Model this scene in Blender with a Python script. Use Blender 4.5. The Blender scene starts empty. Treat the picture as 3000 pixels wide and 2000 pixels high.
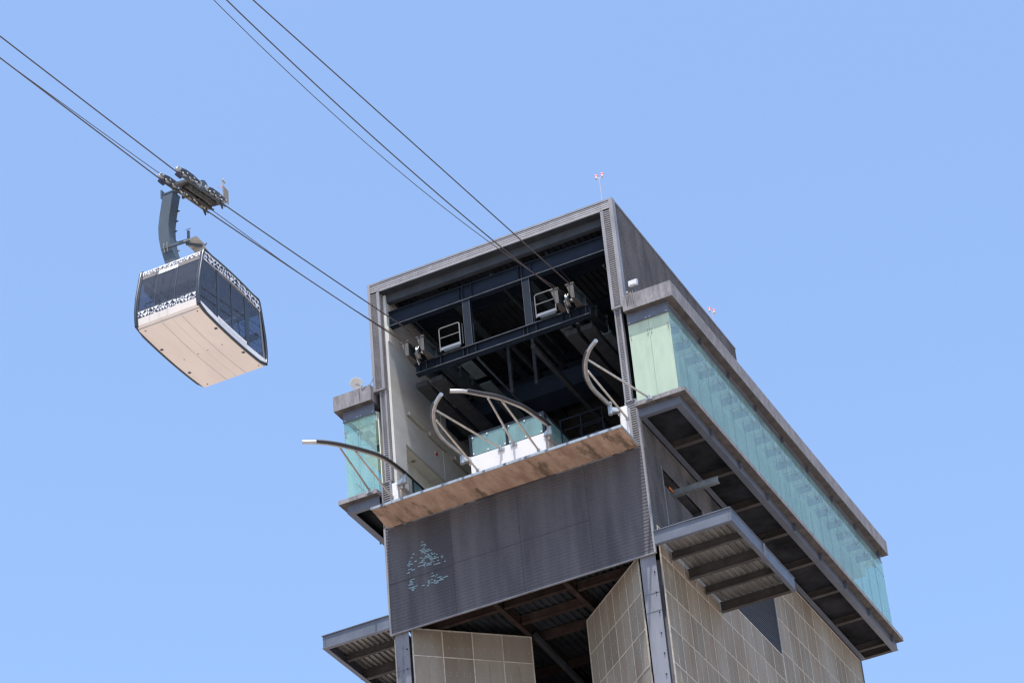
import bpy, bmesh, math, random
from mathutils import Vector, Matrix
random.seed(7)
S = bpy.context.scene
COL = S.collection
# ------------------------------------------------------------------ camera
CAM_LOC = (46.49839, -91.19651, 1.6)
ROWS = [[0.89123378, 0.44660002, -0.07906185],
        [-0.3096778, 0.471853, -0.82550252],
        [-0.33136387, 0.76019943, 0.55883344]]
cd = bpy.data.cameras.new('camera')
cd.sensor_width = 36.0
cd.lens = 8266.917/3000*36.0
cd.clip_start = 0.5
cd.clip_end = 20000
cam = bpy.data.objects.new('camera', cd)
COL.objects.link(cam)
r0, r1, r2 = [Vector(r) for r in ROWS]
m = Matrix((( r0.x, -r1.x, -r2.x, CAM_LOC[0]),
            ( r0.y, -r1.y, -r2.y, CAM_LOC[1]),
            ( r0.z, -r1.z, -r2.z, CAM_LOC[2]),
            (0, 0, 0, 1)))
cam.matrix_world = m
S.camera = cam
# ------------------------------------------------------------------ sky, sun, exposure
sunv = Vector((0.066, -0.27, 1.0)).normalized()
elev = math.asin(sunv.z)
azim = math.atan2(sunv.x, sunv.y)
w = bpy.data.worlds.new('World')
S.world = w
w.use_nodes = True
nt = w.node_tree
bg = nt.nodes['Background']
sky = nt.nodes.new('ShaderNodeTexSky')
sky.sky_type = 'NISHITA'
sky.sun_disc = False
sky.sun_elevation = elev
sky.sun_rotation = azim
sky.air_density = 1.2
sky.dust_density = 2.0
sky.ozone_density = 4.6
sky.altitude = 0
nt.links.new(sky.outputs[0], bg.inputs[0])
bg.inputs[1].default_value = 0.15
sl = bpy.data.lights.new('sun', 'SUN')
sl.energy = 4.2
sl.angle = math.radians(0.53)
sl.color = (1.0, 0.955, 0.89)
so = bpy.data.objects.new('sun', sl)
so.rotation_euler = sunv.to_track_quat('Z', 'Y').to_euler()
COL.objects.link(so)
S.view_settings.view_transform = 'Standard'
S.view_settings.look = 'None'
S.view_settings.exposure = 0.85
S.view_settings.gamma = 1
S.cycles.max_bounces = 10
S.cycles.filter_width = 1.35
S.cycles.transparent_max_bounces = 24

# ------------------------------------------------------------------ materials
MATS = {}
def mat(name, col, rough=0.6, metal=0.0, var=0.0, vscale=3.0, col2=None, stretch=(1, 1, 1), bump=0.0, bscale=40, spec=0.5, rust=0.0, rustcol=(0.16, 0.055, 0.02), rscale=1.3):
    if name in MATS: return MATS[name]
    mt = bpy.data.materials.new(name)
    mt.use_nodes = True
    t = mt.node_tree
    b = t.nodes['Principled BSDF']
    b.inputs['Roughness'].default_value = rough
    b.inputs['Metallic'].default_value = metal
    b.inputs['Specular IOR Level'].default_value = spec
    b.inputs['Base Color'].default_value = (*col, 1)
    tc = t.nodes.new('ShaderNodeTexCoord')
    mp = t.nodes.new('ShaderNodeMapping')
    mp.inputs['Scale'].default_value = stretch
    t.links.new(tc.outputs['Object'], mp.inputs[0])
    last = None
    if var > 0 or col2:
        n = t.nodes.new('ShaderNodeTexNoise')
        n.inputs['Scale'].default_value = vscale
        n.inputs['Detail'].default_value = 6
        n.inputs['Roughness'].default_value = 0.62
        t.links.new(mp.outputs[0], n.inputs['Vector'])
        cr = t.nodes.new('ShaderNodeValToRGB')
        c2 = col2 if col2 else tuple(min(1, c*(1+var)) for c in col)
        c1 = col if col2 else tuple(c*(1-var) for c in col)
        cr.color_ramp.elements[0].position = 0.36
        cr.color_ramp.elements[1].position = 0.66
        cr.color_ramp.elements[0].color = (*c1, 1)
        cr.color_ramp.elements[1].color = (*c2, 1)
        t.links.new(n.outputs['Fac'], cr.inputs[0])
        last = cr.outputs[0]
    if rust > 0:
        n2 = t.nodes.new('ShaderNodeTexNoise')
        n2.inputs['Scale'].default_value = rscale
        n2.inputs['Detail'].default_value = 9
        n2.inputs['Roughness'].default_value = 0.7
        t.links.new(mp.outputs[0], n2.inputs['Vector'])
        r2_ = t.nodes.new('ShaderNodeValToRGB')
        r2_.color_ramp.elements[0].position = 0.72-rust*0.3
        r2_.color_ramp.elements[1].position = 0.80-rust*0.3
        t.links.new(n2.outputs['Fac'], r2_.inputs[0])
        mx = t.nodes.new('ShaderNodeMix')
        mx.data_type = 'RGBA'
        t.links.new(r2_.outputs[0], mx.inputs[0])
        if last: t.links.new(last, mx.inputs[6])
        else: mx.inputs[6].default_value = (*col, 1)
        mx.inputs[7].default_value = (*rustcol, 1)
        last = mx.outputs[2]
    if last: t.links.new(last, b.inputs['Base Color'])
    if bump > 0:
        n3 = t.nodes.new('ShaderNodeTexNoise')
        n3.inputs['Scale'].default_value = bscale
        n3.inputs['Detail'].default_value = 5
        t.links.new(mp.outputs[0], n3.inputs['Vector'])
        bp = t.nodes.new('ShaderNodeBump')
        bp.inputs['Strength'].default_value = bump
        bp.inputs['Distance'].default_value = 0.02
        t.links.new(n3.outputs['Fac'], bp.inputs['Height'])
        t.links.new(bp.outputs[0], b.inputs['Normal'])
    MATS[name] = mt
    return mt

def glass(name, tint, milk, milkcol, rough=0.02, ior=1.5, nv=0.3):
    mt = bpy.data.materials.new(name)
    mt.use_nodes = True
    t = mt.node_tree
    for n in list(t.nodes): t.nodes.remove(n)
    out = t.nodes.new('ShaderNodeOutputMaterial')
    tr = t.nodes.new('ShaderNodeBsdfTransparent')
    tr.inputs[0].default_value = (*tint, 1)
    gl = t.nodes.new('ShaderNodeBsdfGlossy')
    gl.inputs['Roughness'].default_value = rough
    lw = t.nodes.new('ShaderNodeLayerWeight')
    lw.inputs[0].default_value = 0.5
    pw_ = t.nodes.new('ShaderNodeMath'); pw_.operation = 'POWER'; pw_.inputs[1].default_value = 4.0
    t.links.new(lw.outputs['Facing'], pw_.inputs[0])
    fr = t.nodes.new('ShaderNodeMath'); fr.operation = 'MULTIPLY_ADD'; fr.inputs[1].default_value = 0.5; fr.inputs[2].default_value = 0.025
    t.links.new(pw_.outputs[0], fr.inputs[0])
    df = t.nodes.new('ShaderNodeBsdfDiffuse')
    df.inputs[0].default_value = (*milkcol, 1)
    no = t.nodes.new('ShaderNodeTexNoise')
    tc = t.nodes.new('ShaderNodeTexCoord')
    mp = t.nodes.new('ShaderNodeMapping')
    mp.inputs['Scale'].default_value = (1.5, 1.5, 0.4)
    t.links.new(tc.outputs['Object'], mp.inputs[0])
    t.links.new(mp.outputs[0], no.inputs['Vector'])
    no.inputs['Scale'].default_value = 1.4
    no.inputs['Detail'].default_value = 5
    mr = t.nodes.new('ShaderNodeMapRange')
    mr.inputs[1].default_value = 0.3; mr.inputs[2].default_value = 0.7
    mr.inputs[3].default_value = milk*(1-nv); mr.inputs[4].default_value = milk*(1+nv)
    t.links.new(no.outputs['Fac'], mr.inputs[0])
    m1 = t.nodes.new('ShaderNodeMixShader')
    t.links.new(mr.outputs[0], m1.inputs[0])
    t.links.new(tr.outputs[0], m1.inputs[1]); t.links.new(df.outputs[0], m1.inputs[2])
    m2 = t.nodes.new('ShaderNodeMixShader')
    t.links.new(fr.outputs[0], m2.inputs[0])
    t.links.new(m1.outputs[0], m2.inputs[1]); t.links.new(gl.outputs[0], m2.inputs[2])
    t.links.new(m2.outputs[0], out.inputs[0])
    MATS[name] = mt
    return mt

mat('ground', (0.33, 0.285, 0.255), 0.9, var=0.35, vscale=0.05)
mat('cladding', (0.052, 0.051, 0.060), 0.6, 0.0, col2=(0.092, 0.091, 0.102), vscale=0.8, stretch=(1.6, 1, 0.16), spec=0.25)
mat('cladding_side', (0.050, 0.047, 0.050), 0.65, 0.0, spec=0.25, col2=(0.115, 0.108, 0.112), vscale=1.0, stretch=(1, 0.9, 0.3))
mat('louvre_metal', (0.25, 0.24, 0.25), 0.45, 0.2, var=0.15, vscale=2, rust=0.18)
mat('trim', (0.21, 0.205, 0.215), 0.5, 0.15, var=0.18, vscale=1.5, stretch=(1, 1, 0.4), rust=0.30, rustcol=(0.18, 0.10, 0.06))
mat('dark_gap', (0.03, 0.03, 0.035), 0.8)
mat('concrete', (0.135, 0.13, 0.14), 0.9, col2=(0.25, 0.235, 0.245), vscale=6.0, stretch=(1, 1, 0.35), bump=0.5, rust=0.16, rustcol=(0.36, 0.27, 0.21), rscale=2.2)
mat('dark_concrete', (0.045, 0.042, 0.04), 0.9, col2=(0.10, 0.09, 0.082), vscale=2.5, bump=0.3)  # darker, mottled concrete for the slab undersides
mat('vent_screen', (0.030, 0.033, 0.042), 0.5, 0.1)
mat('bracket_steel', (0.042, 0.056, 0.065), 0.7, 0.0, spec=0.2, var=0.2)
mat('rail_steel', (0.030, 0.032, 0.036), 0.8, 0.0, spec=0.15, var=0.2)
mat('joint_grey', (0.20, 0.30, 0.32), 0.6)
mat('soffit_brown', (0.25, 0.165, 0.115), 0.85, col2=(0.42, 0.295, 0.22), vscale=1.7, stretch=(1.6, 0.45, 1), rust=0.58, rustcol=(0.13, 0.09, 0.06), rscale=0.9, bump=0.3)
mat('galvanised', (0.33, 0.37, 0.39), 0.4, 0.5, var=0.12, vscale=5)
mat('steel_paint', (0.095, 0.108, 0.14), 0.5, 0.1, var=0.13, vscale=1.2, rust=0.14)
mat('header_paint', (0.042, 0.05, 0.062), 0.7, 0.0, spec=0.2, var=0.15, vscale=1.2)
mat('steel_flange', (0.065, 0.06, 0.058), 0.8, 0.0, spec=0.15, var=0.2, vscale=1.5, rust=0.3)
mat('steel_dark', (0.009, 0.015, 0.027), 0.75, 0.0, spec=0.15, var=0.15, vscale=1.5)
mat('steel_edge_lit', (0.07, 0.073, 0.08), 0.5, 0.3, var=0.3, vscale=4)  # lighter than the gantry paint: sunlight on the flange edges put into the colour
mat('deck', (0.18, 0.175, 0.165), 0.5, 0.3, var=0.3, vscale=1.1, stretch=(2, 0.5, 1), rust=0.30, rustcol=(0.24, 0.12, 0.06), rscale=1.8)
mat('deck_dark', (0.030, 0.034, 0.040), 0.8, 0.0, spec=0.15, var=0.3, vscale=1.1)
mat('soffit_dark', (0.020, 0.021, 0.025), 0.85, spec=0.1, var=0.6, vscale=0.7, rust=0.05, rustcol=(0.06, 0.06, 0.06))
mat('rusty_beam', (0.040, 0.028, 0.024), 0.85, spec=0.1, var=0.3, vscale=2, rust=0.3)
mat('wall_light', (0.50, 0.495, 0.47), 0.85, var=0.10, vscale=0.9, stretch=(1, 0.5, 1.2), bump=0.1)
mat('wall_cream', (0.72, 0.71, 0.62), 0.85, var=0.05)
mat('wall_dark', (0.050, 0.051, 0.056), 0.9, var=0.3)
mat('white_paint', (0.60, 0.60, 0.615), 0.6, var=0.04, vscale=1.5)
mat('cream_block', (0.50, 0.47, 0.43), 0.8, var=0.08)
mat('column_paint', (0.155, 0.16, 0.185), 0.5, 0.1, var=0.22, vscale=1.3, stretch=(1, 1, 0.25), rust=0.42, rustcol=(0.07, 0.065, 0.07), rscale=1.0)
mat('screen', (0.205, 0.165, 0.125), 0.75, 0.0, spec=0.2, col2=(0.265, 0.25, 0.22), vscale=0.55, stretch=(1, 1, 0.30), bump=0.0)
mat('screen_frame', (0.44, 0.40, 0.34), 0.6, var=0.2, vscale=5)
mat('paint_cyan', (0.13, 0.20, 0.235), 0.6, col2=(0.25, 0.38, 0.43), vscale=9)
mat('rope', (0.075, 0.060, 0.058), 0.55, 0.3)
mat('tube_steel', (0.42, 0.41, 0.40), 0.35, 0.8, var=0.15, vscale=4)
mat('strut_steel', (0.42, 0.41, 0.38), 0.4, 0.6, var=0.15, vscale=4)
mat('rubber', (0.018, 0.018, 0.022), 0.5)
mat('bracket_box', (0.075, 0.068, 0.062), 0.6, 0.1, var=0.15)
mat('bright_steel', (0.17, 0.17, 0.175), 0.35, 1.0)
mat('alu', (0.42, 0.43, 0.45), 0.4, 0.6)
mat('lamp_plastic', (0.42, 0.43, 0.38), 0.5)
mat('red_plastic', (0.5, 0.03, 0.03), 0.4)
mat('dish', (0.62, 0.60, 0.54), 0.5, var=0.05)
mat('beacon_red', (0.75, 0.12, 0.10), 0.3)
mat('grey_plastic', (0.4, 0.4, 0.42), 0.5)
mat('mast', (0.38, 0.36, 0.45), 0.5, 0.3)
mat('flood', (0.40, 0.41, 0.42), 0.35, 0.2, col2=(0.55, 0.56, 0.55), vscale=6)
mat('orange', (0.6, 0.14, 0.02), 0.6)
mat('cabin_white', (0.72, 0.72, 0.73), 0.4, var=0.05)
mat('cabin_floor', (0.70, 0.635, 0.575), 0.45, var=0.05, vscale=1.0, stretch=(1, 0.4, 1), rust=0.10, rustcol=(0.52, 0.45, 0.39), rscale=2.5)
mat('cabin_dark', (0.026, 0.034, 0.046), 0.35)
mat('cabin_navy', (0.012, 0.015, 0.035), 0.5)
mat('cabin_in', (0.34, 0.30, 0.29), 0.7)
mat('grille', (0.12, 0.105, 0.10), 0.6)
mat('seam', (0.34, 0.28, 0.25), 0.7)
mat('arm', (0.05, 0.07, 0.09), 0.5, 0.05, var=0.08, vscale=2)
mat('carriage', (0.018, 0.020, 0.022), 0.45, 0.3, col2=(0.06, 0.058, 0.048), vscale=5)
mat('wheel_grey', (0.40, 0.41, 0.41), 0.35, 0.5)
mat('trim_silver', (0.26, 0.24, 0.23), 0.35, 0.5)
mat('hand_grey', (0.30, 0.28, 0.25), 0.6, 0.1)
mat('jib_steel', (0.13, 0.145, 0.15), 0.6, 0.1, var=0.2, rust=0.25)
mat('copper', (0.35, 0.14, 0.07), 0.5)
glass('gallery_glass', (0.80, 0.935, 0.90), 0.18, (0.56, 0.76, 0.71), nv=0.3)
glass('frosted_glass', (0.82, 0.93, 0.84), 0.62, (0.53, 0.62, 0.50), nv=0.14)
glass('rail_glass', (0.30, 0.45, 0.46), 0.62, (0.22, 0.36, 0.36), nv=0.2)
glass('cabin_glass', (0.63, 0.67, 0.73), 0.13, (0.14, 0.155, 0.20), nv=0.05)
mat('gallery_inner', (0.56, 0.60, 0.58), 0.85, var=0.05)
mat('machine', (0.13, 0.12, 0.09), 0.5, 0.2, var=0.3, vscale=8)
mat('kick', (0.20, 0.21, 0.24), 0.5, 0.2)
mat('gate_steel', (0.17, 0.17, 0.175), 0.6, 0.0, spec=0.2)

def add_tone(name):
    t = MATS[name].node_tree; b = t.nodes['Principled BSDF']
    src = b.inputs['Base Color'].links[0].from_socket
    a = t.nodes.new('ShaderNodeAttribute'); a.attribute_name = 'tone'; a.attribute_type = 'GEOMETRY'
    v = t.nodes.new('ShaderNodeVectorMath'); v.operation = 'SCALE'
    t.links.new(src, v.inputs[0]); t.links.new(a.outputs['Fac'], v.inputs['Scale'])
    t.links.new(v.outputs[0], b.inputs['Base Color'])
mat('screen_plain', (0.20, 0.18, 0.16), 0.65, 0.1, var=0.1)
add_tone('screen')

# ------------------------------------------------------------------ builders
class MB:
    def __init__(s): s.v = []; s.f = []; s.sm = []
    def add(s, vs, fs, smooth=False):
        o = len(s.v); s.v += [tuple(v) for v in vs]
        for f in fs: s.f.append([i+o for i in f]); s.sm.append(smooth)
        return s
    def box(s, x0, x1, y0, y1, z0, z1):
        if x0 > x1: x0, x1 = x1, x0
        if y0 > y1: y0, y1 = y1, y0
        if z0 > z1: z0, z1 = z1, z0
        v = [(x0,y0,z0),(x1,y0,z0),(x1,y1,z0),(x0,y1,z0),(x0,y0,z1),(x1,y0,z1),(x1,y1,z1),(x0,y1,z1)]
        return s.add(v, [(0,3,2,1),(4,5,6,7),(0,1,5,4),(1,2,6,5),(2,3,7,6),(3,0,4,7)])
    def prism(s, pts, vec):
        n = len(pts); vec = Vector(vec)
        v = [Vector(p) for p in pts]; v2 = [p+vec for p in v]
        return s.add(v+v2, [list(range(n))[::-1], list(range(n, 2*n))]+[(i, (i+1) % n, n+(i+1) % n, n+i) for i in range(n)])
    def strip(s, prof, vec):      # open profile extruded
        n = len(prof); vec = Vector(vec); v = [Vector(p) for p in prof]
        return s.add(v+[p+vec for p in v], [(i, i+1, n+i+1, n+i) for i in range(n-1)])
    def tube(s, path, r, n=10, caps=True, smooth=True):
        path = [Vector(p) for p in path]; rings = []
        up = None
        for i, p in enumerate(path):
            d = (path[min(i+1, len(path)-1)]-path[max(i-1, 0)]).normalized()
            if up is None:
                up = Vector((0, 0, 1)) if abs(d.z) < 0.9 else Vector((0, 1, 0))
            a = (up-d*up.dot(d)).normalized(); up = a; b = d.cross(a)
            rr = r[i] if isinstance(r, (list, tuple)) else r
            rings.append([p+(a*math.cos(2*math.pi*k/n)+b*math.sin(2*math.pi*k/n))*rr for k in range(n)])
        v = [q for g in rings for q in g]; f = []
        for i in range(len(rings)-1):
            for k in range(n):
                f.append((i*n+k, i*n+(k+1) % n, (i+1)*n+(k+1) % n, (i+1)*n+k))
        s.add(v, f, smooth)
        if caps:
            s.add(rings[0], [list(range(n))[::-1]]); s.add(rings[-1], [list(range(n))])
        return s
    def bar(s, a, b, wd, ht, up=(0, 0, 1)):      # rectangular bar between points
        a = Vector(a); b = Vector(b); d = (b-a).normalized(); up = Vector(up)
        u = (up-d*up.dot(d)).normalized(); sd = d.cross(u)
        o = [sd*(-wd/2)+u*(-ht/2), sd*(wd/2)+u*(-ht/2), sd*(wd/2)+u*(ht/2), sd*(-wd/2)+u*(ht/2)]
        v = [a+q for q in o]+[b+q for q in o]
        return s.add(v, [(3,2,1,0),(4,5,6,7),(0,1,5,4),(1,2,6,5),(2,3,7,6),(3,0,4,7)])
    def disc(s, c, ax, r, th, n=24):
        c = Vector(c); ax = Vector(ax).normalized()
        return s.tube([c-ax*th/2, c+ax*th/2], r, n)
    def lathe(s, c, ax, prof, n=24):            # prof: (r, h)
        c = Vector(c); ax = Vector(ax).normalized()
        up = Vector((0, 0, 1)) if abs(ax.z) < 0.9 else Vector((1, 0, 0))
        a = (up-ax*up.dot(ax)).normalized(); b = ax.cross(a)
        v = [c+ax*h+(a*math.cos(2*math.pi*k/n)+b*math.sin(2*math.pi*k/n))*r for r, h in prof for k in range(n)]
        f = [(i*n+k, i*n+(k+1) % n, (i+1)*n+(k+1) % n, (i+1)*n+k) for i in range(len(prof)-1) for k in range(n)]
        return s.add(v, f, True)
    def ibeam_x(s, x0, x1, y, z0, z1, wd=0.3, tf=0.03, tw=0.03):
        s.box(x0, x1, y-wd/2, y+wd/2, z0, z0+tf); s.box(x0, x1, y-wd/2, y+wd/2, z1-tf, z1)
        return s.box(x0, x1, y-tw/2, y+tw/2, z0+tf, z1-tf)
    def ibeam_y(s, x, y0, y1, z0, z1, wd=0.3, tf=0.03, tw=0.03):
        s.box(x-wd/2, x+wd/2, y0, y1, z0, z0+tf); s.box(x-wd/2, x+wd/2, y0, y1, z1-tf, z1)
        return s.box(x-tw/2, x+tw/2, y0, y1, z0+tf, z1-tf)
    def build(s, name, material, parent=None, origin=None):
        me = bpy.data.meshes.new(name)
        o = Vector((0, 0, 0))
        if parent is not None:
            p = parent
            while p is not None:
                o += p.location; p = p.parent
        elif origin is not None:
            o = Vector(origin)
        me.from_pydata([tuple(Vector(v)-o) for v in s.v], [], s.f)
        me.materials.append(MATS[material])
        me.polygons.foreach_set('use_smooth', s.sm)
        bm = bmesh.new(); bm.from_mesh(me)
        if not getattr(s, 'keep', False):
            bmesh.ops.recalc_face_normals(bm, faces=bm.faces)
        bm.to_mesh(me); bm.free()
        ob = bpy.data.objects.new(name, me)
        COL.objects.link(ob)
        if parent is not None: ob.parent = parent
        elif origin is not None: ob.location = o
        return ob

def tag(o, label=None, cat=None, group=None, kind=None):
    if label: o['label'] = label
    if cat: o['category'] = cat
    if group: o['group'] = group
    if kind: o['kind'] = kind
    return o
def empty(name, loc, label, cat, group=None):
    o = bpy.data.objects.new(name, None); COL.objects.link(o); o.location = loc
    return tag(o, label, cat, group)

# corrugated sheets -------------------------------------------------
def corr_front(mb, x0, x1, z0, z1, pitch, depth, y):     # slats run along X, on a face looking to -Y
    n = int(round((z1-z0)/pitch)); p = (z1-z0)/n; pr = []
    for i in range(n):
        z = z0+i*p
        pr += [(x0, y, z), (x0, y-depth, z+p*0.07), (x0, y-depth*1.0+0.002, z+p*0.4), (x0, y-depth+0.008, z+p*0.80), (x0, y, z+p*0.85)]
    pr.append((x0, y, z1))
    mb.strip(pr, (x1-x0, 0, 0))
def corr_side(mb, x, sgn, y0, y1, z0, z1, pitch, depth):  # slats run along Y, on a face looking to sgn*X
    n = int(round((z1-z0)/pitch)); p = (z1-z0)/n; pr = []
    for i in range(n):
        z = z0+i*p
        pr += [(x, y0, z), (x+sgn*depth, y0, z+p*0.10), (x+sgn*(depth-0.003), y0, z+p*0.4), (x+sgn*(depth-0.012), y0, z+p*0.72), (x, y0, z+p*0.80)]
    pr.append((x, y0, z1))
    mb.strip(pr, (0, y1-y0, 0))
def deck_y(mb, x0, x1, y0, y1, z, pitch=0.30, depth=0.07):  # metal deck, ribs along Y
    n = max(1, int(round((x1-x0)/pitch))); p = (x1-x0)/n; pr = []
    for i in range(n):
        x = x0+i*p
        pr += [(x, y0, z), (x+p*0.45, y0, z), (x+p*0.55, y0, z-depth), (x+p*0.9, y0, z-depth)]
    pr.append((x1, y0, z))
    mb.strip(pr, (0, y1-y0, 0))

# ================================================================== setting
g = MB(); R0 = 2500
g.add([(math.cos(a)*R0, math.sin(a)*R0, 0) for a in [2*math.pi*k/64 for k in range(64)]], [list(range(64))])
tag(g.build('ground', 'ground'), kind='structure')

# ================================================================== the station tower
ST = empty('cable_car_station', (6, 13, 0), 'tall grey metal clad station tower with glazed side galleries and an open dark bay', 'station')

# --- portal frame round the open bay
b = MB()
b.box(0.0, 0.13, 0, 0.30, 68.55, 74.17)          # outer left trim
b.box(0.44, 0.575, 0, 0.30, 68.55, 73.64)
b.box(11.42, 11.56, 0, 0.30, 68.55, 73.64)
b.box(11.86, 12.0, 0, 0.30, 68.55, 74.17)
b.box(0.0, 0.575, 0, 0.30, 68.50, 68.56)
b.box(11.42, 12.0, 0, 0.30, 68.50, 68.56)
b.box(0.13, 11.86, -0.004, 0.30, 74.08, 74.17)
b.box(0.575, 11.42, -0.004, 0.30, 73.62, 73.68)
b.box(12.0, 12.035, 0.0, 0.32, 68.5, 74.19)
pf = b.build('portal_frame', 'trim', ST)
b = MB()
corr_front(b, 0.13, 11.86, 73.68, 74.08, 0.10, 0.05, 0.06)
b.build('louvre', 'louvre_metal', pf)
for x0, x1 in ((0.13, 0.44), (11.56, 11.86)):
    b = MB(); z = 68.58
    while z < 73.55:
        b.prism([(x0, 0.05, z+0.055), (x0, 0.012, z+0.05), (x0, 0.012, z+0.02), (x0, 0.05, z)], (x1-x0, 0, 0)); z += 0.11
    b.build('louvre', 'louvre_metal', pf)
    b = MB(); b.box(x0, x1, 0.16, 0.2, 68.56, 73.68); b.build('louvre_backing', 'dark_gap', pf)
# inner reveal slats on the left post
b = MB(); z = 68.58
while z < 73.5:
    b.box(0.575, 0.60, 0.06, 0.24, z, z+0.05); z += 0.11
b.box(0.575, 0.605, 0.24, 0.30, 68.55, 73.62)
b.build('reveal_slats', 'louvre_metal', pf)
# --- lower slotted posts
for (x0, x1, wx0, wx1) in ((0.26, 0.585, 0.06, 0.56), (11.48, 11.80, 11.46, 12.03)):
    b = MB()
    b.box(x0, x0+0.07, 0.08, 0.3, 63.88, 68.5); b.box(x1-0.08, x1, 0.08, 0.3, 63.88, 68.5)
    b.box(wx0, wx0+0.07, 0.07, 0.3, 61.6, 63.88); b.box(wx1-0.10, wx1, 0.07, 0.3, 61.6, 63.88)
    b.box(wx0, wx1, 0.07, 0.3, 63.86, 63.90)
    z = 63.92
    while z < 68.45:
        b.box(x0+0.07, x1-0.08, 0.10, 0.15, z, z+0.055); z += 0.11
    z = 61.68
    while z < 63.8:
        b.box(wx0+0.07, wx1-0.10, 0.10, 0.15, z, z+0.055); z += 0.11
    pp = b.build('slotted_post', 'trim', ST)
    b = MB(); b.box(x0+0.07, x1-0.08, 0.22, 0.25, 63.9, 68.5); b.box(wx0+0.07, wx1-0.1, 0.22, 0.25, 61.6, 63.88)
    b.build('post_backing', 'dark_gap', pp)

# --- upper box walls, roof
b = MB(); corr_side(b, 12.0, 1, 0.30, 13.8, 68.7, 74.12, 0.15, 0.018)
b.add([(11.9, 13.8, 68.7), (12.0, 13.8, 68.7), (12.0, 13.8, 74.12), (11.9, 13.8, 74.12)], [(0, 1, 2, 3)])
b.build('upper_wall', 'cladding_side', ST)
b = MB(); corr_side(b, 0.0, -1, 0.30, 13.8, 68.7, 74.12, 0.15, 0.018); b.build('upper_wall', 'cladding_side', ST)
b = MB(); b.box(0.0, 12.03, 0.30, 13.84, 74.12, 74.19); b.build('roof', 'trim', ST)
b = MB(); b.box(0.02, 11.98, 13.5, 13.78, 61.7, 74.1); b.build('rear_wall', 'wall_dark', ST)
b = MB(); b.box(11.40, 11.44, 0.3, 13.5, 61.7, 74.1); b.box(11.9, 11.97, 13.78, 26.0, 57, 68.7); b.build('inner_wall', 'wall_dark', ST)
# left inner wall with the opening to the gallery
b = MB()
X0, X1 = 0.60, 0.72
b.box(X0, X1, 0.30, 1.38, 61.7, 73.55); b.box(X0, X1, 9.0, 13.5, 61.7, 73.55)
b.box(X0, X1, 1.38, 9.0, 66.35, 73.55); b.box(X0, X1, 1.38, 9.0, 61.7, 63.5)
iw = b.build('inner_wall', 'wall_light', ST)
b = MB(); b.box(X0+0.002, X1+0.05, 0.32, 1.30, 71.1, 71.9); b.prism([(X0, 0.32, 71.1), (X0, 1.3, 71.1), (X0, 1.3, 70.75), (X0, 0.32, 70.75)], (0.05, 0, 0))
b.build('wall_patch', 'cream_block', iw)
b = MB(); b.box(-1.4, X0, 1.38, 9.0, 66.37, 66.42); b.box(0.02, 0.06, 1.38, 9.0, 63.5, 66.37)
b.build('opening_ceiling', 'wall_cream', iw)
b = MB(); b.disc((0.3, 2.83, 66.36), (0, 0, 1), 0.10, 0.03); b.build('downlight', 'hand_grey', iw)
# pale rectangle of old plaster deeper on the wall
b = MB(); b.box(X1, X1+0.02, 5.0, 5.75, 66.4, 70.4); b.build('wall_pilaster', 'wall_light', iw)

# --- landing slab with brown underside
b = MB(); b.prism([(0.46, -1.74, 61.57), (11.89, -1.74, 61.57), (11.89, -0.02, 61.57), (0.28, -0.02, 61.57)], (0, 0, 0.09))
ls = b.build('landing_slab', 'soffit_brown', ST)
b = MB(); b.box(0.44, 11.915, -1.765, -1.742, 61.565, 61.68); b.box(11.892, 11.915, -1.742, -0.02, 61.565, 61.68)
b.build('edge_strip', 'galvanised', ls)
b = MB()
for k in range(12): b.box(0.9+k*0.95, 1.02+k*0.95, -1.772, -1.766, 61.57, 61.676)
b.build('strip_joint', 'steel_paint', ls)
b = MB(); b.box(0.3, 11.88, 0.03, 13.5, 61.57, 61.655); b.build('bay_floor', 'wall_dark', ST)

# --- front cladding below the slab
XL = lambda z: 0.10
b = MB(); corr_front(b, 0.16, 11.98, 56.62, 61.56, 0.154, 0.014, 0.019)
fc = b.build('front_cladding', 'cladding', ST)
b = MB(); b.box(0.08, 0.17, -0.01, 0.1, 56.58, 61.6); b.box(11.98, 12.06, -0.012, 0.1, 56.58, 63.3); b.box(0.17, 11.98, -0.008, 0.08, 56.57, 56.62)
b.build('edge_trim', 'trim', fc)
b = MB()
for x in (3.16, 6.27, 9.38): b.box(x, x+0.012, 0.0, 0.03, 56.62, 61.5)
for (x0, x1, zz) in ((0.2, 3.15, 58.88), (3.18, 6.26, 58.95), (6.29, 9.37, 58.95)):
    b.box(x0, x1, 0.0005, 0.02, zz, zz+0.02)
b.build('panel_joint', 'dark_gap', fc)
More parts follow.
